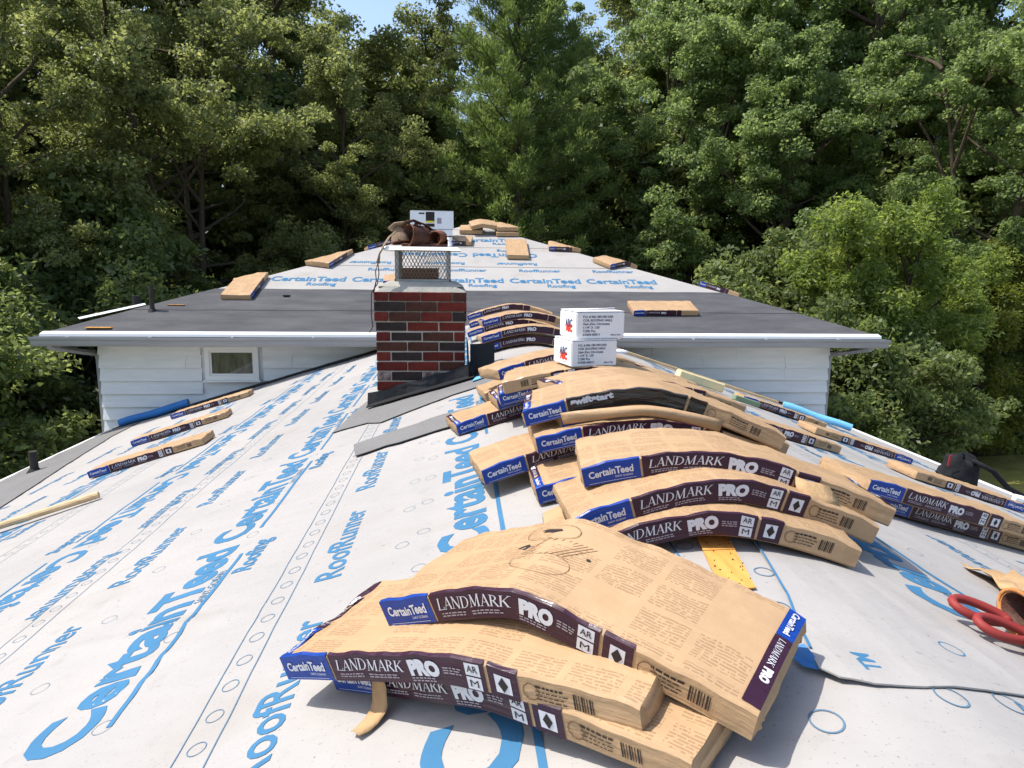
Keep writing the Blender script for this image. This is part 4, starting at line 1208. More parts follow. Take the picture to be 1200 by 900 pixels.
# ------------------------------------------------------------------ cartons
def carton(name, label, base, yaw, size, lidopen=False, side='nail'):
    """front-left-bottom corner at base; yaw turns it"""
    w, d, h = size
    a = math.radians(yaw); ex = np.array([math.cos(a), math.sin(a), 0]); ey = np.array([-math.sin(a), math.cos(a), 0]); ez = np.array([0, 0, 1.0])
    o0 = np.array(base, float)
    root = empty(name, tuple(o0 + ex * w / 2 + ey * d / 2), label, 'box')
    W3 = lambda u, v, z: o0 + ex * u + ey * v + ez * z
    rr = random.Random(int(w * 1e4))
    V = []; 
    bm = bmesh.new(); bmesh.ops.create_cube(bm, size=1)
    for v in bm.verts: v.co = Vector(((v.co.x + .5) * w, (v.co.y + .5) * d, (v.co.z + .5) * h))
    bmesh.ops.bevel(bm, geom=list(bm.edges), offset=.004, segments=2, affect='EDGES')
    bm.verts.index_update()
    V = [W3(*v.co) for v in bm.verts]; F = [[v.index for v in f.verts] for f in bm.faces]; bm.free()
    mesh('carton_body', V, F, M_box, root)
    # closing flaps with a seam
    for (y0, y1) in ((.002, d * .495), (d * .505, d - .002)):
        z0 = h + .0025; lift = .010 if (lidopen and y0 > .01) else 0
        P = [W3(.002, y0, z0), W3(w - .002, y0, z0 + lift), W3(w - .002, y1, z0 + lift * .2), W3(.002, y1, z0)]
        P2 = [q + ez * .003 for q in P]
        mesh('flap', P + P2, [(0, 3, 2, 1), (4, 5, 6, 7), (0, 1, 5, 4), (1, 2, 6, 5), (2, 3, 7, 6), (3, 0, 4, 7)], M_box, root)
    def face_text(strs, f, m, cap, bold=.02):
        g = G()
        for s_, u, z, c, wd in strs:
            V2, F2, ww = text2d(s_, bold); V2 = V2 * c
            if wd: V2 = V2 * np.array([wd / (ww * c), 1])
            if f == 'front': P = [W3(u + a_, -.0015, z + b_) for a_, b_ in V2]
            else: P = [W3(-.0015, d - u - a_, z + b_) for a_, b_ in V2]
            g.add(P, F2)
        return tag(g.obj('lettering', m, root), kind='stuff')
    if side == 'nail':
        c = h * .085
        face_text([('P.O. # 006-1801/0012420', .03, h * .80, c, w * .62), ('COIL ROOFING NAILS', .03, h * .665, c, w * .60), ('Galv-Zinc Chromate', .03, h * .53, c, w * .55),
                   ('1-1/4" X .120', .03, h * .395, c, w * .34), ('7,200 Pcs', .03, h * .26, c, w * .26), ('01000-60011', .03, h * .125, c, w * .35), ('Made in China', w * .72, h * .12, c * .7, w * .2)], 'front', M_navy_ink, c)
        face_text([('ABC', d * .36, h * .42, h * .30, d * .42)], 'left', M_navy_ink, c, .02)
        face_text([('ABC', d * .38, h * .24, h * .27, d * .40)], 'left', M_orange_ink, c, .07)
        face_text([('COIL NAILS', d * .34, h * .12, h * .05, d * .4)], 'left', M_navy_ink, c, 0)
    else:
        g = G()
        for (u0, u1, z0, z1, mm) in ((.36, .56, .45, .95, M_dark_ink), (.36, .56, .35, .45, M_yellow_ink), (.20, .33, .82, .90, M_dark_ink), (.62, .72, .30, .62, M_grey_ink), (.36, .56, .12, .30, M_dark_ink)):
            P = [W3(w * u0, -.002, h * z0), W3(w * u1, -.002, h * z0), W3(w * u1, -.002, h * z1), W3(w * u0, -.002, h * z1)]
            mesh('label_print', P, [(0, 1, 2, 3)], mm, root)
    return root
carton('nail_box', 'white nail carton resting on the shingle heap, under the other one', (-.140, 2.90, .157), 14, (.212, .20, .108))
carton('nail_box', 'white nail carton with lifted top flap, stacked on the other one', (-.118, 2.925, .2725), 12, (.222, .20, .112), lidopen=True)
cz = float(hipz(-1.2, 12.36))
carton('supply_carton', 'lower white carton standing at the peak of the hip roof behind the chimney', (-1.42, 12.36, cz + .01), 2, (.70, .45, .27), side='plain')
carton('supply_carton', 'upper white carton with black and yellow print, stacked behind the tool belt', (-1.44, 12.34, cz + .29), 3, (.74, .46, .30), side='far')

# ------------------------------------------------------------------ tool belt on the chimney lid
belt = empty('tool_belt', (-.86, 4.9, LZ), 'brown leather tool belt lying on top of the chimney cap', 'tool belt')
def pouch(c, axis, r0, r1, depth, m, name, parent, squash=.75, th=.006, tiltup=(0, 0, 1)):
    """open pouch: c = centre of mouth, axis points from mouth to bottom"""
    c = np.array(c, float); ax = np.array(axis, float); ax /= np.linalg.norm(ax)
    a = np.cross(ax, tiltup); a /= np.linalg.norm(a); b = np.cross(a, ax)
    V = []; n = 20; rings = []
    prof = [(0, 1.0), (.04, 1.03), (.35, .98), (.75, .86), (.95, .7), (1.0, .45)]
    for t, k in prof:
        r = (r0 + (r1 - r0) * t) * k
        for i in range(n):
            an = 2 * math.pi * i / n
            rr = r * (1 + .05 * math.sin(3 * an + t * 4))
            V.append(c + ax * depth * t + rr * (math.cos(an) * a + squash * math.sin(an) * b))
    for t, k in ((1 - .06, .6), (.5, .86), (0.0, .92)):
        r = (r0 + (r1 - r0) * t) * k - th * .3
        for i in range(n):
            an = 2 * math.pi * i / n; rr = r * (1 + .05 * math.sin(3 * an + t * 4))
            V.append(c + ax * depth * t * .97 + rr * (math.cos(an) * a + squash * math.sin(an) * b))
    R = len(prof) + 3
    F = [(j * n + i, (j + 1) * n + i, (j + 1) * n + (i + 1) % n, j * n + (i + 1) % n) for j in range(len(prof) - 1) for i in range(n)]
    F += [(j * n + i, (j + 1) * n + i, (j + 1) * n + (i + 1) % n, j * n + (i + 1) % n) for j in range(len(prof), R - 1) for i in range(n)]
    F += [tuple((len(prof) - 1) * n + i for i in range(n)), tuple(len(prof) * n + i for i in range(n))]
    F += [((R - 1) * n + i, i, (i + 1) % n, (R - 1) * n + (i + 1) % n) for i in range(n)]
    nin = (len(prof) - 1) * n
    o = mesh(name, V, F, [m, M_leather_d], parent, [0] * nin + [1] * (2 * n) + [0, 1] + [0] * n, smooth=True)
    # stitched rim
    g = G(); P = [c + (r0 * 1.01) * (1 + .05 * math.sin(3 * 2 * math.pi * i / n)) * (math.cos(2 * math.pi * i / n) * a + squash * math.sin(2 * math.pi * i / n) * b) for i in range(n + 1)]
    g.tube(P, .0045, n=6, cap=False); g.obj('rim', M_leather if m is not M_leather_t else M_leather_t, o, smooth=True)
    return o
pouch((-.945, 4.77, LZ + .078), (.80, .50, -.10), .074, .092, .155, M_leather_d, 'large_pouch', belt, .95)
pouch((-.770, 4.765, LZ + .060), (.45, .75, .10), .048, .056, .10, M_leather, 'small_pouch', belt, .95)
pouch((-.712, 4.80, LZ + .045), (.1, .9, .05), .036, .044, .09, M_leather_d, 'small_pouch', belt, .95)
pouch((-1.000, 4.83, LZ + .030), (-.10, .30, .9), .062, .050, .115, M_suede, 'suede_pouch', belt, .55, tiltup=(0, 1, 0))
g = G(); g.tube([(-1.075, 4.86, LZ + .115), (-1.035, 4.85, LZ + .150), (-.985, 4.85, LZ + .158), (-.945, 4.86, LZ + .130), (-.91, 4.87, LZ + .09)], .026, n=8, flat=.45); g.obj('belt_strap', M_suede, belt, smooth=True)
g = G(); g.tube([(-.99, 4.78, LZ + .125), (-.955, 4.765, LZ + .160), (-.91, 4.77, LZ + .172), (-.86, 4.78, LZ + .150)], .022, n=8, flat=.3); g.obj('pouch_flap', M_leather_d, belt, smooth=True)
g = G(); P = [(-1.02 + .06 * math.sin(t * 3), 4.83 + .02 * t, LZ + .01 + .028 * (1 + math.cos(t * 4))) for t in np.linspace(0, 1, 6)]
for (p0, p1, z) in (((-.95, 4.77), (-.70, 4.765), .008),): g.box((-.84, 4.775, LZ + .012), (.30, .03, .022), bev=.004)
g.obj('belt_strap', M_leather_d, belt)
g = G(); g.tube([(-.91, 4.86, LZ + .135), (-.885, 4.83, LZ + .165), (-.84, 4.82, LZ + .150), (-.79, 4.83, LZ + .115), (-.74, 4.84, LZ + .10), (-.70, 4.86, LZ + .085)], .018, n=8, flat=.3); g.obj('belt_strap', M_leather_d, belt, smooth=True)
g = G(); g.tube([(-.70, 4.84, LZ + .07), (-.665, 4.83, LZ + .075), (-.625, 4.80, LZ + .055), (-.602, 4.74, LZ + .014)], .006, n=8); g.obj('cord', M_blackfl, belt, smooth=True)
g = G(); g.tube([(-.672, 4.745, LZ + .006), (-.672, 4.745, LZ + .05)], .012, n=10); g.tube([(-.672, 4.745, LZ + .05), (-.672, 4.745, LZ + .065)], .017, n=10); g.obj('tool_handle', M_box, belt)
# hanging strap down the chimney's left side
g = G(); g.tube([(-1.03, 4.80, LZ + .10), (-1.07, 4.75, LZ + .06), (-1.095, 4.69, LZ + .012), (-1.125, 4.665, LZ - .05), (-1.135, 4.66, LZ - .11)], .012, n=6, flat=.35); g.obj('hanging_strap', M_suede, belt, smooth=True)
g = G(); g.tube([(-1.135, 4.66, LZ - .11), (-1.150, 4.64, LZ - .16), (-1.145, 4.63, LZ - .22), (-1.165, 4.63, LZ - .30)], .004, n=6); g.tube([(-1.135, 4.66, LZ - .11), (-1.128, 4.64, LZ - .18), (-1.138, 4.632, LZ - .24), (-1.178, 4.63, LZ - .30), (-1.182, 4.632, LZ - .44), (-1.174, 4.632, LZ - .52), (-1.195, 4.63, LZ - .56)], .0035, n=6); g.obj('lace', M_leather_d, belt, smooth=True)

# ------------------------------------------------------------------ rolls, pole, scraps and tools
def roll(name, label, p0, p1, rad, m, inner=None):
    p0 = np.array(p0, float); p1 = np.array(p1, float)
    root = empty(name, tuple((p0 + p1) / 2 - np.array([0, 0, rad])), label, 'roll')
    t = np.linspace(0, 1, 9); g = G(); g.tube([p0 + (p1 - p0) * k + np.array([0, 0, .006 * math.sin(k * 9)]) for k in t], [rad * (1 + .04 * math.sin(k * 13)) for k in t], n=16)
    g.obj('sheet_roll', m, root, smooth=False)
    d = (p1 - p0) / np.linalg.norm(p1 - p0)
    for e in (p0 - d * .002, p1 + d * .002):
        g = G(); g.tube([e - d * .001, e + d * .003], rad * .45, n=12); g.obj('roll_core', M_boxin, root)
    return root
roll('underlayment_roll', 'blue roll of underlayment lying against the white wall on the left slope', (-4.80, 8.80, float(S(-4.80)) + .062), (-3.98, 8.86, float(S(-3.98)) + .062), .046, M_tubeblue)
roll('underlayment_roll', 'light blue roll lying along the right slope at the wall corner', (2.95, 7.33, float(S(2.95)) + .06), (3.62, 7.10, float(S(3.62)) + .06), .040, M_tubelight)
# pole
g = G(); p0 = np.array((-3.62, 3.98, float(S(-3.62)) + .05)); p1 = np.array((-2.765, 4.20, float(S(-2.765)) + .032))
g.tube([p0 + (p1 - p0) * t for t in np.linspace(0, 1, 5)], .021, n=10)
tag(g.obj('wooden_pole', M_woodpale), 'pale round wooden pole lying on the left slope', 'pole')
# foam and wood pieces by the far wall on the right
def prism(name, label, cat, c, size, rz, m, z=None):
    zz = float(S(c[0])) if z is None else z
    g = G(); tl = math.atan(TR); Mx = [[math.cos(tl), 0, math.sin(tl)], [0, 1, 0], [-math.sin(tl), 0, math.cos(tl)]]
    g.box((c[0], c[1], zz + size[2] / 2 + .014), size, rz=rz, bev=min(size) * .12, M=Mx); return tag(g.obj(name, m), label, cat)
prism('foam_block', 'cream foam block lying on the right slope before the far wall', 'foam', (1.72, 6.55), (.50, .10, .09), .12, M_foam)
prism('foam_strip', 'grey green foam strip lying beside the cream foam block', 'foam', (1.98, 6.05), (.26, .07, .05), .10, M_green)
prism('wood_lath', 'bare wood lath lying along the far wall on the right slope', 'lath', (2.3, 8.3), (2.2, .07, .03), .0, M_woodpale)
# kraft scrap
V = []; n = 9; pts = [(0.80 + .5 * i / 8, 0) for i in range(n)]
for i in range(n):
    for j in range(6):
        x = .785 + .36 * i / 8 + .05 * j / 5; y = 1.60 + .19 * j / 5 + .05 * i / 8 - .02 * math.sin(i * 1.3 + j)
        V.append((x, y, float(roofz(x, y)) + .018 + .010 * math.sin(i * 1.1 + j * .8) + .008 * math.sin(i * 2.7 - j * 1.9)))
F = [(i * 6 + j, i * 6 + j + 1, i * 6 + 7 + j, i * 6 + 6 + j) for i in range(n - 1) for j in range(5)]
o = mesh('paper_scrap', V, F, M_torn, None, smooth=True); md = o.modifiers.new('solid', 'SOLIDIFY'); md.thickness = .002
tag(o, 'crumpled scrap of torn kraft wrapper lying flat on the right slope', 'paper')
# snips: two red loop handles, jaws inside the tan pouch
sn = empty('tin_snips', (.45, 1.22, float(S(.45))), 'tin snips with two red loop handles sticking out of the tan pouch', 'snips')
def loop(c, dirv, ln, wd, r, nm, lift):
    c = np.array(c, float); d = np.array(dirv, float); d /= np.linalg.norm(d); s_ = np.array([-d[1], d[0]])
    P = []
    for i in range(25):
        a = 2 * math.pi * i / 24; k = (ln / 2) * math.cos(a); q = (wd / 2) * math.sin(a) * (1 - .25 * math.cos(a))
        x, y = c + d * k + s_ * q; P.append((x, y, float(S(x)) + lift - .006 + .36 * (q + wd / 2)))
    g = G(); g.tube(P, r, n=8, cap=False); return g.obj(nm, M_red, sn, smooth=True)
loop((.452, 1.262), (1, -.12), .112, .046, .0092, 'handle', .036)
loop((.460, 1.203), (1, -.05), .112, .044, .0092, 'handle', .030)
g = G(); g.tube([(.50, 1.225, float(S(.50)) + .034), (.56, 1.215, float(S(.56)) + .034), (.62, 1.20, float(S(.62)) + .034)], .010, n=8, flat=.5); g.obj('blade', M_steel, sn)
tp = empty('tool_pouch', (.62, 1.2, float(S(.62))), 'tan leather tool pouch lying open on the right slope, snips in it', 'pouch')
pouch((.528, 1.255, float(S(.528)) + .060), (1, -.10, -.22), .058, .055, .20, M_leather_t, 'large_pouch', tp, .7)
pouch((.515, 1.150, float(S(.515)) + .038), (1, -.05, -.30), .046, .045, .16, M_leather_t, 'small_pouch', tp, .62)
# black bag slumped over the right eave
bag = empty('black_bag', (3.55, 5.1, float(S(3.55))), 'black cloth bag slumped on the right slope at the eave', 'bag')
V = []; nu, nv = 22, 12
for j in range(nv):
    t = j / (nv - 1)
    for i in range(nu):
        a = 2 * math.pi * i / nu
        rx, ry = .16 * (1 - .25 * t), .12 * (1 - .2 * t)
        k = 1.0 if t < .86 else math.sqrt(max(0, 1 - ((t - .86) / .14) ** 2))
        wob = 1 + .06 * math.sin(3 * a + t * 5) + .04 * math.sin(7 * a - t * 9)
        x = 3.36 + rx * k * wob * math.cos(a) + .03 * t; y = 5.12 + ry * k * wob * math.sin(a)
        V.append((x, y, float(S(x)) * (1 - .6 * t) + float(S(3.36)) * .6 * t + .012 + .20 * t + .03 * math.sin(a * 2 + 1) * t + .012 * math.sin(a * 5 + t * 8)))
F = [(j * nu + i, j * nu + (i + 1) % nu, (j + 1) * nu + (i + 1) % nu, (j + 1) * nu + i) for j in range(nv - 1) for i in range(nu)] + [tuple((nv - 1) * nu + i for i in range(nu)), tuple(reversed(range(nu)))]
mesh('bag_body', V, F, M_cloth, bag, smooth=True)
g = G(); g.tube([(3.40, 5.02, float(S(3.4)) + .21), (3.55, 4.99, float(S(3.55)) + .18), (3.68, 4.98, float(S(3.68)) + .09), (3.85, 5.0, float(S(3.85)) + .06), (4.05, 5.0, float(S(4.05)) + .05), (4.18, 5.0, float(S(4.18)) + .045)], [.022, .026, .026, .028, .028, .02], n=10, flat=.7); g.obj('strap', M_cloth, bag, smooth=True)
g = G(); g.tube([(3.215, 5.04, float(S(3.2)) + .10), (3.22, 5.03, float(S(3.2)) + .19)], .012, n=6, flat=.4); g.obj('red_trim', M_red, bag)
g = G(); g.tube([(3.70, 4.93, float(S(3.70)) + .03), (3.76, 4.92, float(S(3.76)) + .035)], .032, n=10); tag(g.obj('plastic_tub', M_box), 'small white plastic tub beside the black bag', 'tub')
g = G(); g.tube([(3.79, 4.93, float(S(3.79)) + .03), (3.90, 4.92, float(S(3.90)) + .03)], .028, n=10); tag(g.obj('caulk_bottle', M_yellow_ink), 'small orange yellow bottle lying beside the black bag', 'bottle')
# carton label card lying among the bundles
g = G(); g.box((.26, 3.95, .10), (.17, .10, .012), rz=.1); tag(g.obj('paper_label', M_box), 'white printed card lying on the bundles behind the nail box', 'card')

# ------------------------------------------------------------------ trees
TREES = True
def fast_mesh(name, V, nquad, m, tone):
    me = bpy.data.meshes.new(name)
    nv = len(V)
    me.vertices.add(nv); me.vertices.foreach_set('co', V.astype(np.float32).ravel())
    me.loops.add(nquad * 4); me.loops.foreach_set('vertex_index', np.arange(nquad * 4, dtype=np.int32))
    me.polygons.add(nquad); me.polygons.foreach_set('loop_start', np.arange(0, nquad * 4, 4, dtype=np.int32))
    at = me.attributes.new('tone', 'FLOAT', 'POINT'); at.data.foreach_set('value', np.repeat(tone, 4).astype(np.float32))
    me.materials.append(m); me.update(calc_edges=True)
    return me
def unit(v): return v / (np.linalg.norm(v, axis=-1, keepdims=True) + 1e-9)
def leaves(C, N, A, ln, wd, R):
    """kite leaves: centres, normals, long axes"""
    A = unit(A - N * np.sum(A * N, 1, keepdims=True)); Bv = np.cross(N, A)
    l = ln[:, None]; w = wd[:, None]
    q = np.stack([C - A * l * .5, C + Bv * w * .5 + A * l * .06 + N * l * .05, C + A * l * .5 - N * l * .06, C - Bv * w * .5 + A * l * .06 + N * l * .05], 1)
    return q.reshape(-1, 3)

def skeleton(R, H, rad, base, n_limb, subs, lean=(0, 0), rise=(25, 60), multi=1):
    """returns tube list and cluster centres"""
    tubes = []; cl = []
    stems = []
    for k in range(multi):
        az = R.uniform(0, 6.28); sp = (0.0 if multi == 1 else R.uniform(.10, .24))
        n = 9; P = []
        for i in range(n):
            t = i / (n - 1); z = t * H * .93
            off = sp * z * (t ** .3) + 0.10 * math.sin(t * 5 + k)
            P.append((off * math.cos(az) + lean[0] * t * t * H, off * math.sin(az) + lean[1] * t * t * H, z))
        P = np.array(P); stems.append(P); r0 = H * .016 / (multi ** .35)
        tubes.append((P, r0 * (1 - np.linspace(0, 1, n)) ** .8 + .015, 7))
    ga = R.uniform(0, 6.28)
    for i in range(n_limb):
        P = stems[i % len(stems)]
        f = (i + R.uniform(0, .8)) / n_limb
        t0 = base + (0.97 - base) * f ** .9
        zi = t0 * (len(P) - 1); a = int(zi); p0 = P[a] + (P[min(a + 1, len(P) - 1)] - P[a]) * (zi - a)
        prof = math.sin(math.pi * min(1, max(.05, (t0 - base * .8) / (1.05 - base * .8))) ** .75) ** .8
        ln = rad * (.42 + .62 * prof) * R.uniform(.75, 1.12)
        ga += 2.39996 + R.uniform(-.4, .4)
        el = math.radians(R.uniform(*rise) * (.6 + .6 * t0))
        d = np.array([math.cos(ga) * math.cos(el), math.sin(ga) * math.cos(el), math.sin(el)])
        n = 6; Q = [p0]
        for j in range(1, n):
            d = unit(d + R.normal(0, .10, 3) + np.array([0, 0, -.05 if j < 3 else .06])); Q.append(Q[-1] + d * ln / (n - 1))
        Q = np.array(Q); tubes.append((Q, np.linspace(H * .0045 + .01, .008, n), 5))
        for k in range(subs):
            t = .38 + .62 * (k + R.uniform(0, 1)) / subs; zi = min(t, .999) * (n - 1); a = int(zi)
            q0 = Q[a] + (Q[a + 1] - Q[a]) * (zi - a)
            sd = unit(unit(Q[a + 1] - Q[a]) * .7 + R.normal(0, .75, 3) + np.array([0, 0, .15]))
            sl = ln * R.uniform(.14, .36); q1 = q0 + sd * sl
            tubes.append((np.array([q0, (q0 + q1) / 2 + R.normal(0, .03, 3), q1]), np.array([.014, .009, .005]), 3))
            cl.append((q1, sd)); 
            if R.random() < .6: cl.append(((q0 + q1) / 2 + R.normal(0, .12, 3), sd))
        cl.append((Q[-1], d))
    return tubes, cl

def broadleaf(seed, H, rad, base, n_limb, subs, per, csize, leaf, m, multi=1, rise=(25, 60), flat=.55, lean=(0, 0)):
    R = np.random.default_rng(seed)
    tubes, cl = skeleton(R, H, rad, base, n_limb, subs, lean, rise, multi)
    g = G()
    for P, r, n in tubes: g.tube(P, r, n=n, cap=False)
    tm = bpy.data.meshes.new('trunk'); tm.from_pydata([tuple(v) for v in np.concatenate(g.v)], [], g.f); tm.materials.append(M_bark)
    tm.polygons.foreach_set('use_smooth', np.ones(len(tm.polygons), bool))
    C = np.array([c for c, d in cl]); D = np.array([d for c, d in cl]); n = len(C)
    cnt = (per * R.uniform(.45, 1.4, n)).astype(int); idx = np.repeat(np.arange(n), cnt); K = len(idx)
    cs = csize * R.uniform(.65, 1.35, n)
    off = R.normal(0, 1, (K, 3)); off = unit(off) * (R.random((K, 1)) ** .45); off[:, 2] *= flat
    pos = C[idx] + off * cs[idx][:, None] + np.array([0, 0, -.10]) * (np.abs(off[:, :1]) + np.abs(off[:, 1:2])) * cs[idx][:, None] * 1.5
    N = unit(R.normal(0, .75, (K, 3)) + np.array([0, 0, .50]) + off * .60)
    A = unit(off + R.normal(0, .6, (K, 3)) + D[idx] * .4 + np.array([0, 0, -.25]))
    ln = leaf[0] * R.uniform(.65, 1.3, K); wd = ln * leaf[1] * R.uniform(.8, 1.2, K)
    V = leaves(pos, N, A, ln, wd, R)
    ctone = R.normal(.45, .17, n)
    tone = np.clip(ctone[idx] + R.normal(0, .16, K), 0, 1)
    cm = fast_mesh('crown', V, K, m, tone)
    return tm, cm

def pine(seed, H, rad, m):
    R = np.random.default_rng(seed); g = G()
    P = np.array([(0.08 * math.sin(t * 4), .06 * math.cos(t * 3), t * H) for t in np.linspace(0, 1, 12)]); g.tube(P, np.linspace(.24, .02, 12), n=8, cap=False)
    TC = []; TD = []
    z = H * .12; ga = 0
    while z < H * .985:
        t = z / H; nb = R.integers(4, 7)
        for b in range(nb):
            ga += 6.283 / nb + R.uniform(-.3, .3)
            ln = rad * (1 - t) ** .72 * R.uniform(.72, 1.12) * (1 if t > .25 else .75 + t)
            d = np.array([math.cos(ga), math.sin(ga), .25 + .5 * t]); d = unit(d); Q = [np.array([0.08 * math.sin(t * 4), .06 * math.cos(t * 3), z])]
            n = 7
            for j in range(1, n):
                d = unit(d + np.array([0, 0, -.09 if j < 4 else .12]) + R.normal(0, .05, 3)); Q.append(Q[-1] + d * ln / (n - 1))
            Q = np.array(Q); g.tube(Q, np.linspace(.035, .006, n), n=4, cap=False)
            k = max(5, int(ln / .115))
            for q in range(k):
                tt = .22 + .78 * (q + R.random()) / k; zi = min(tt, .999) * (n - 1); a = int(zi); base = Q[a] + (Q[a + 1] - Q[a]) * (zi - a)
                dd = unit(Q[a + 1] - Q[a]); side = unit(np.cross(dd, [0, 0, 1])) * R.choice([-1, 1])
                sl = R.uniform(.05, .50) * (1.1 - tt * .7) * min(1.5, ln / 2)
                tip = base + (side * .8 + dd * .6) * sl + np.array([0, 0, .06 + R.normal(0, .08)])
                TC.append(tip); TD.append(unit(side * .5 + dd * .7 + np.array([0, 0, .75])))
                if R.random() < .6: TC.append(base + (side * .8 + dd * .6) * sl * .5 + np.array([0, 0, .05])); TD.append(unit(side * .3 + dd * .6 + np.array([0, 0, .8])))
        z += R.uniform(.38, .62) * (1 - .35 * t)
    TC = np.array(TC); TD = np.array(TD); n = len(TC); per = 26
    idx = np.repeat(np.arange(n), per); K = len(idx)
    A = unit(TD[idx] + R.normal(0, .50, (K, 3))); st = R.uniform(0, .16, (K, 1))
    pos = TC[idx] + A * (.06 + st) + R.normal(0, .05, (K, 3))
    N = unit(np.cross(A, R.normal(0, 1, (K, 3))))
    ln = R.uniform(.12, .21, K); wd = R.uniform(.020, .034, K)
    V = leaves(pos, N, A, ln, wd, R)
    tone = np.clip(R.normal(.5, .15, n)[idx] + R.normal(0, .12, K), 0, 1)
    tm = bpy.data.meshes.new('trunk'); tm.from_pydata([tuple(v) for v in np.concatenate(g.v)], [], g.f); tm.materials.append(M_bark)
    return tm, fast_mesh('crown', V, K, m, tone)

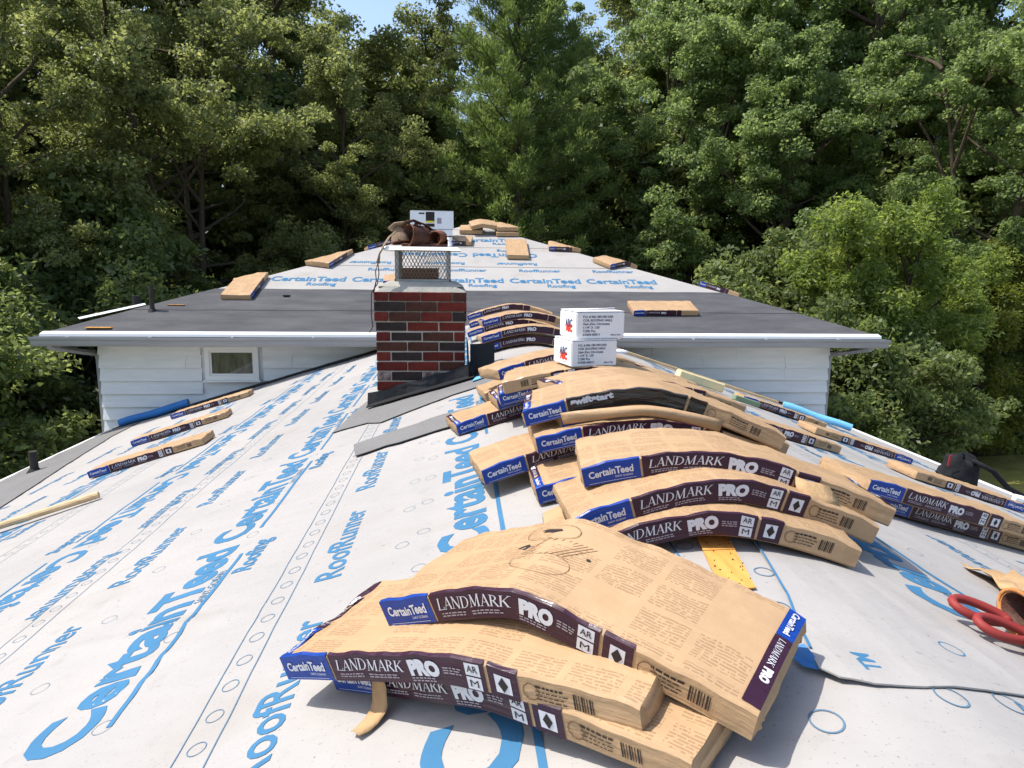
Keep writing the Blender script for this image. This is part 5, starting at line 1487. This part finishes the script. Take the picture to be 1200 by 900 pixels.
if TREES:
    KIND = {
        'oakA': broadleaf(1, 15, 4.7, .16, 38, 11, 190, .50, (.14, .52), M_oak, multi=2),
        'oakB': broadleaf(2, 14, 5.1, .12, 36, 11, 195, .52, (.14, .52), M_oak, multi=3, rise=(12, 50)),
        'mapleA': broadleaf(3, 16, 4.5, .15, 40, 10, 190, .46, (.13, .66), M_maple, multi=3, rise=(30, 65)),
        'mapleB': broadleaf(4, 15, 4.7, .13, 38, 10, 190, .48, (.13, .66), M_maple, multi=2),
        'ash': broadleaf(5, 8.2, 2.2, .10, 40, 8, 150, .40, (.15, .36), M_ash, multi=2, rise=(30, 62), flat=.7),
        'pine': pine(6, 17, 4.2, M_pine),
        'shrub': broadleaf(8, 4.2, 2.0, .05, 34, 6, 110, .42, (.13, .5), M_under, multi=4, rise=(5, 60)),
        'cedar': broadleaf(9, 5.2, 1.5, .05, 46, 6, 110, .30, (.12, .34), M_cedar, multi=1, rise=(10, 55), flat=.8),
    }
    def tree(kind, x, y, sc, rot, label, name, group=None, sz=1.0, cat='tree'):
        tm, cm = KIND[kind]
        o = bpy.data.objects.new(name, None); o.location = (x, y, GZ - .05); o.rotation_euler = (0, 0, rot); o.scale = (sc, sc, sc * sz); link(o)
        tag(o, label, cat, group)
        link(bpy.data.objects.new('trunk', tm), o); link(bpy.data.objects.new('crown', cm), o)
        return o
    GB = 'trees standing behind the house'
    TL_ = [
        ('pine', 1.15, 22.8, 1.0, .3, 'tall soft white pine standing straight behind the peak of the hip roof', 'pine_tree'),
        ('oakB', -7.3, 18.6, .76, .4, 'rounded oak with sunlit top rising over the left hip edge', 'oak_tree'),
        ('oakA', -10.0, 15.6, .62, 2.1, 'lower oak at the left of the rounded sunlit oak', 'oak_tree'),
        ('oakA', -4.3, 23.2, .66, 4.0, 'low oak standing between the rounded oak and the pine', 'oak_tree'),
        ('oakB', -8.0, 25.6, 1.05, 1.7, 'tall olive green oak behind the rounded sunlit oak', 'oak_tree'),
        ('oakA', -13.2, 22.0, 1.06, 5.5, 'tall dark oak behind the lower left oak', 'oak_tree'),
        ('oakB', -17.5, 18.0, 1.0, 4.0, 'large oak at the left end of the wood beside the house', 'oak_tree'),
        ('oakA', -3.8, 28.0, .86, 5.2, 'slender oak squeezed against the left side of the pine', 'oak_tree'),
        ('mapleA', 6.2, 22.4, .80, .8, 'maple with many upright stems right beside the pine', 'maple_tree'),
        ('mapleB', 9.2, 19.8, .72, 2.6, 'sunlit maple above the right hip edge behind the bright ash', 'maple_tree'),
        ('mapleA', 12.6, 17.0, .68, 4.4, 'maple with pale sunlit top between the ash and the driveway', 'maple_tree'),
        ('mapleB', 9.0, 27.0, 1.05, 1.1, 'tall maple towering behind the many-stemmed maple', 'maple_tree'),
        ('mapleA', 14.0, 24.5, 1.05, 3.4, 'tall maple towering behind the sunlit maple', 'maple_tree'),
        ('mapleB', 18.2, 18.5, 1.0, 1.2, 'maple standing at the edge of the lawn by the driveway', 'maple_tree'),
        ('ash', 7.3, 13.4, .70, .5, 'bright green young ash standing beside the right corner of the house', 'ash_tree'),
        ('ash', 9.7, 14.8, .60, 2.5, 'smaller bright ash leaning out behind the young ash', 'ash_tree'),
        ('cedar', 11.9, 15.9, .92, 1.0, 'yellow green cedar beside the dry lawn', 'cedar_tree'),
    ]
    for k, x, y, sc, ro, lb, nm in TL_: tree(k, x, y, sc, ro, lb, nm)
    # deeper rows that close the wood
    for k, x, y, sc, ro, lb in (('oakA', -9, 29, 1.15, 1, 'dark oak deep in the wood behind the tall olive green oak'), ('oakB', -15, 26, 1.15, 2, 'dark oak deep in the wood behind the tall dark oak'),
            ('mapleA', 4.6, 31, .92, 3, 'tall maple deep in the wood between the pine and the many-stemmed maple'), ('oakB', 11, 30, 1.2, 5, 'spreading oak deep in the wood behind the towering maples'),
            ('mapleB', 18.5, 25, 1.2, 2.2, 'tall maple deep in the wood behind the maple at the lawn'), ('oakA', -22, 21, 1.1, 3.3, 'oak at the outer left end of the wood'),
            ('mapleA', 24, 20, 1.15, .4, 'maple at the outer right end of the wood past the driveway'), ('oakB', -3.8, 33, .92, 4.4, 'oak deep in the wood behind the slender tall oak'),
            ('mapleB', -20, 30, 1.2, .9, 'maple far back in the wood behind the left oaks'), ('oakA', 22, 29, 1.25, 4.9, 'oak far back in the wood behind the right maples')):
        tree(k, x, y, sc, ro, lb, 'forest_tree', 'trees deep in the wood')
    for x, y, sc, ro in ((-13.5, 24, 2.2, 1), (-7.5, 26, 2.3, 2), (-3.6, 28.5, 2.3, 3), (2.4, 29, 2.3, 4), (6.8, 27, 2.2, 5), (11, 25.5, 2.2, .5), (15.5, 22.5, 2.2, 1.7), (19.5, 20, 2.0, 2.8), (-17.5, 19.5, 2.2, 3.9)):
        tree('shrub', x, y, sc, ro, 'dense undergrowth thicket filling the wood between the tree trunks', 'thicket', 'thickets between the tree trunks', cat='thicket')
    for k, x, y, sc, ro in (('oakA', -12.6, 11.5, .58, .7), ('oakB', -11.2, 12.8, .50, 3.0)):
        tree(k, x, y, sc, ro, 'half grown oak crowding the left side of the hip roof', 'oak_tree', 'half grown oaks at the left side of the house')
    for x, y, sc, ro in ((-7.9, 9.8, .90, .2), (-8.8, 11.8, 1.05, 2), (-9.6, 8.6, .95, 4), (-7.6, 13.6, 1.0, 5), (-11.5, 9.5, 1.1, 1.5), (-8.6, 16.2, 1.25, 3.1)):
        tree('shrub', x, y, sc, ro, 'dark leafy shrub in the shade left of the house', 'shrub', 'shrubs along the left side of the house', cat='shrub')
    for x, y, sc, ro in ((6.6, 11.6, .78, .2), (7.9, 12.7, .70, 2), (6.9, 16.0, 1.15, 4), (14.6, 17.0, 1.0, 1), (16.0, 14.8, 1.0, 3), (10.2, 17.8, 1.3, 5)):
        tree('shrub', x, y, sc, ro, 'green leafy shrub at the right side of the house', 'shrub', 'shrubs along the right side of the house', cat='shrub')
    for x, y, sc, ro in ((-5, 25.2, 1.3, 1), (-.8, 25.0, 1.3, 3), (4.2, 25.3, 1.35, 2)):
        tree('shrub', x, y, sc, ro, 'tall leafy shrub just behind the back of the hip roof', 'shrub', 'shrubs behind the hip roof', cat='shrub')
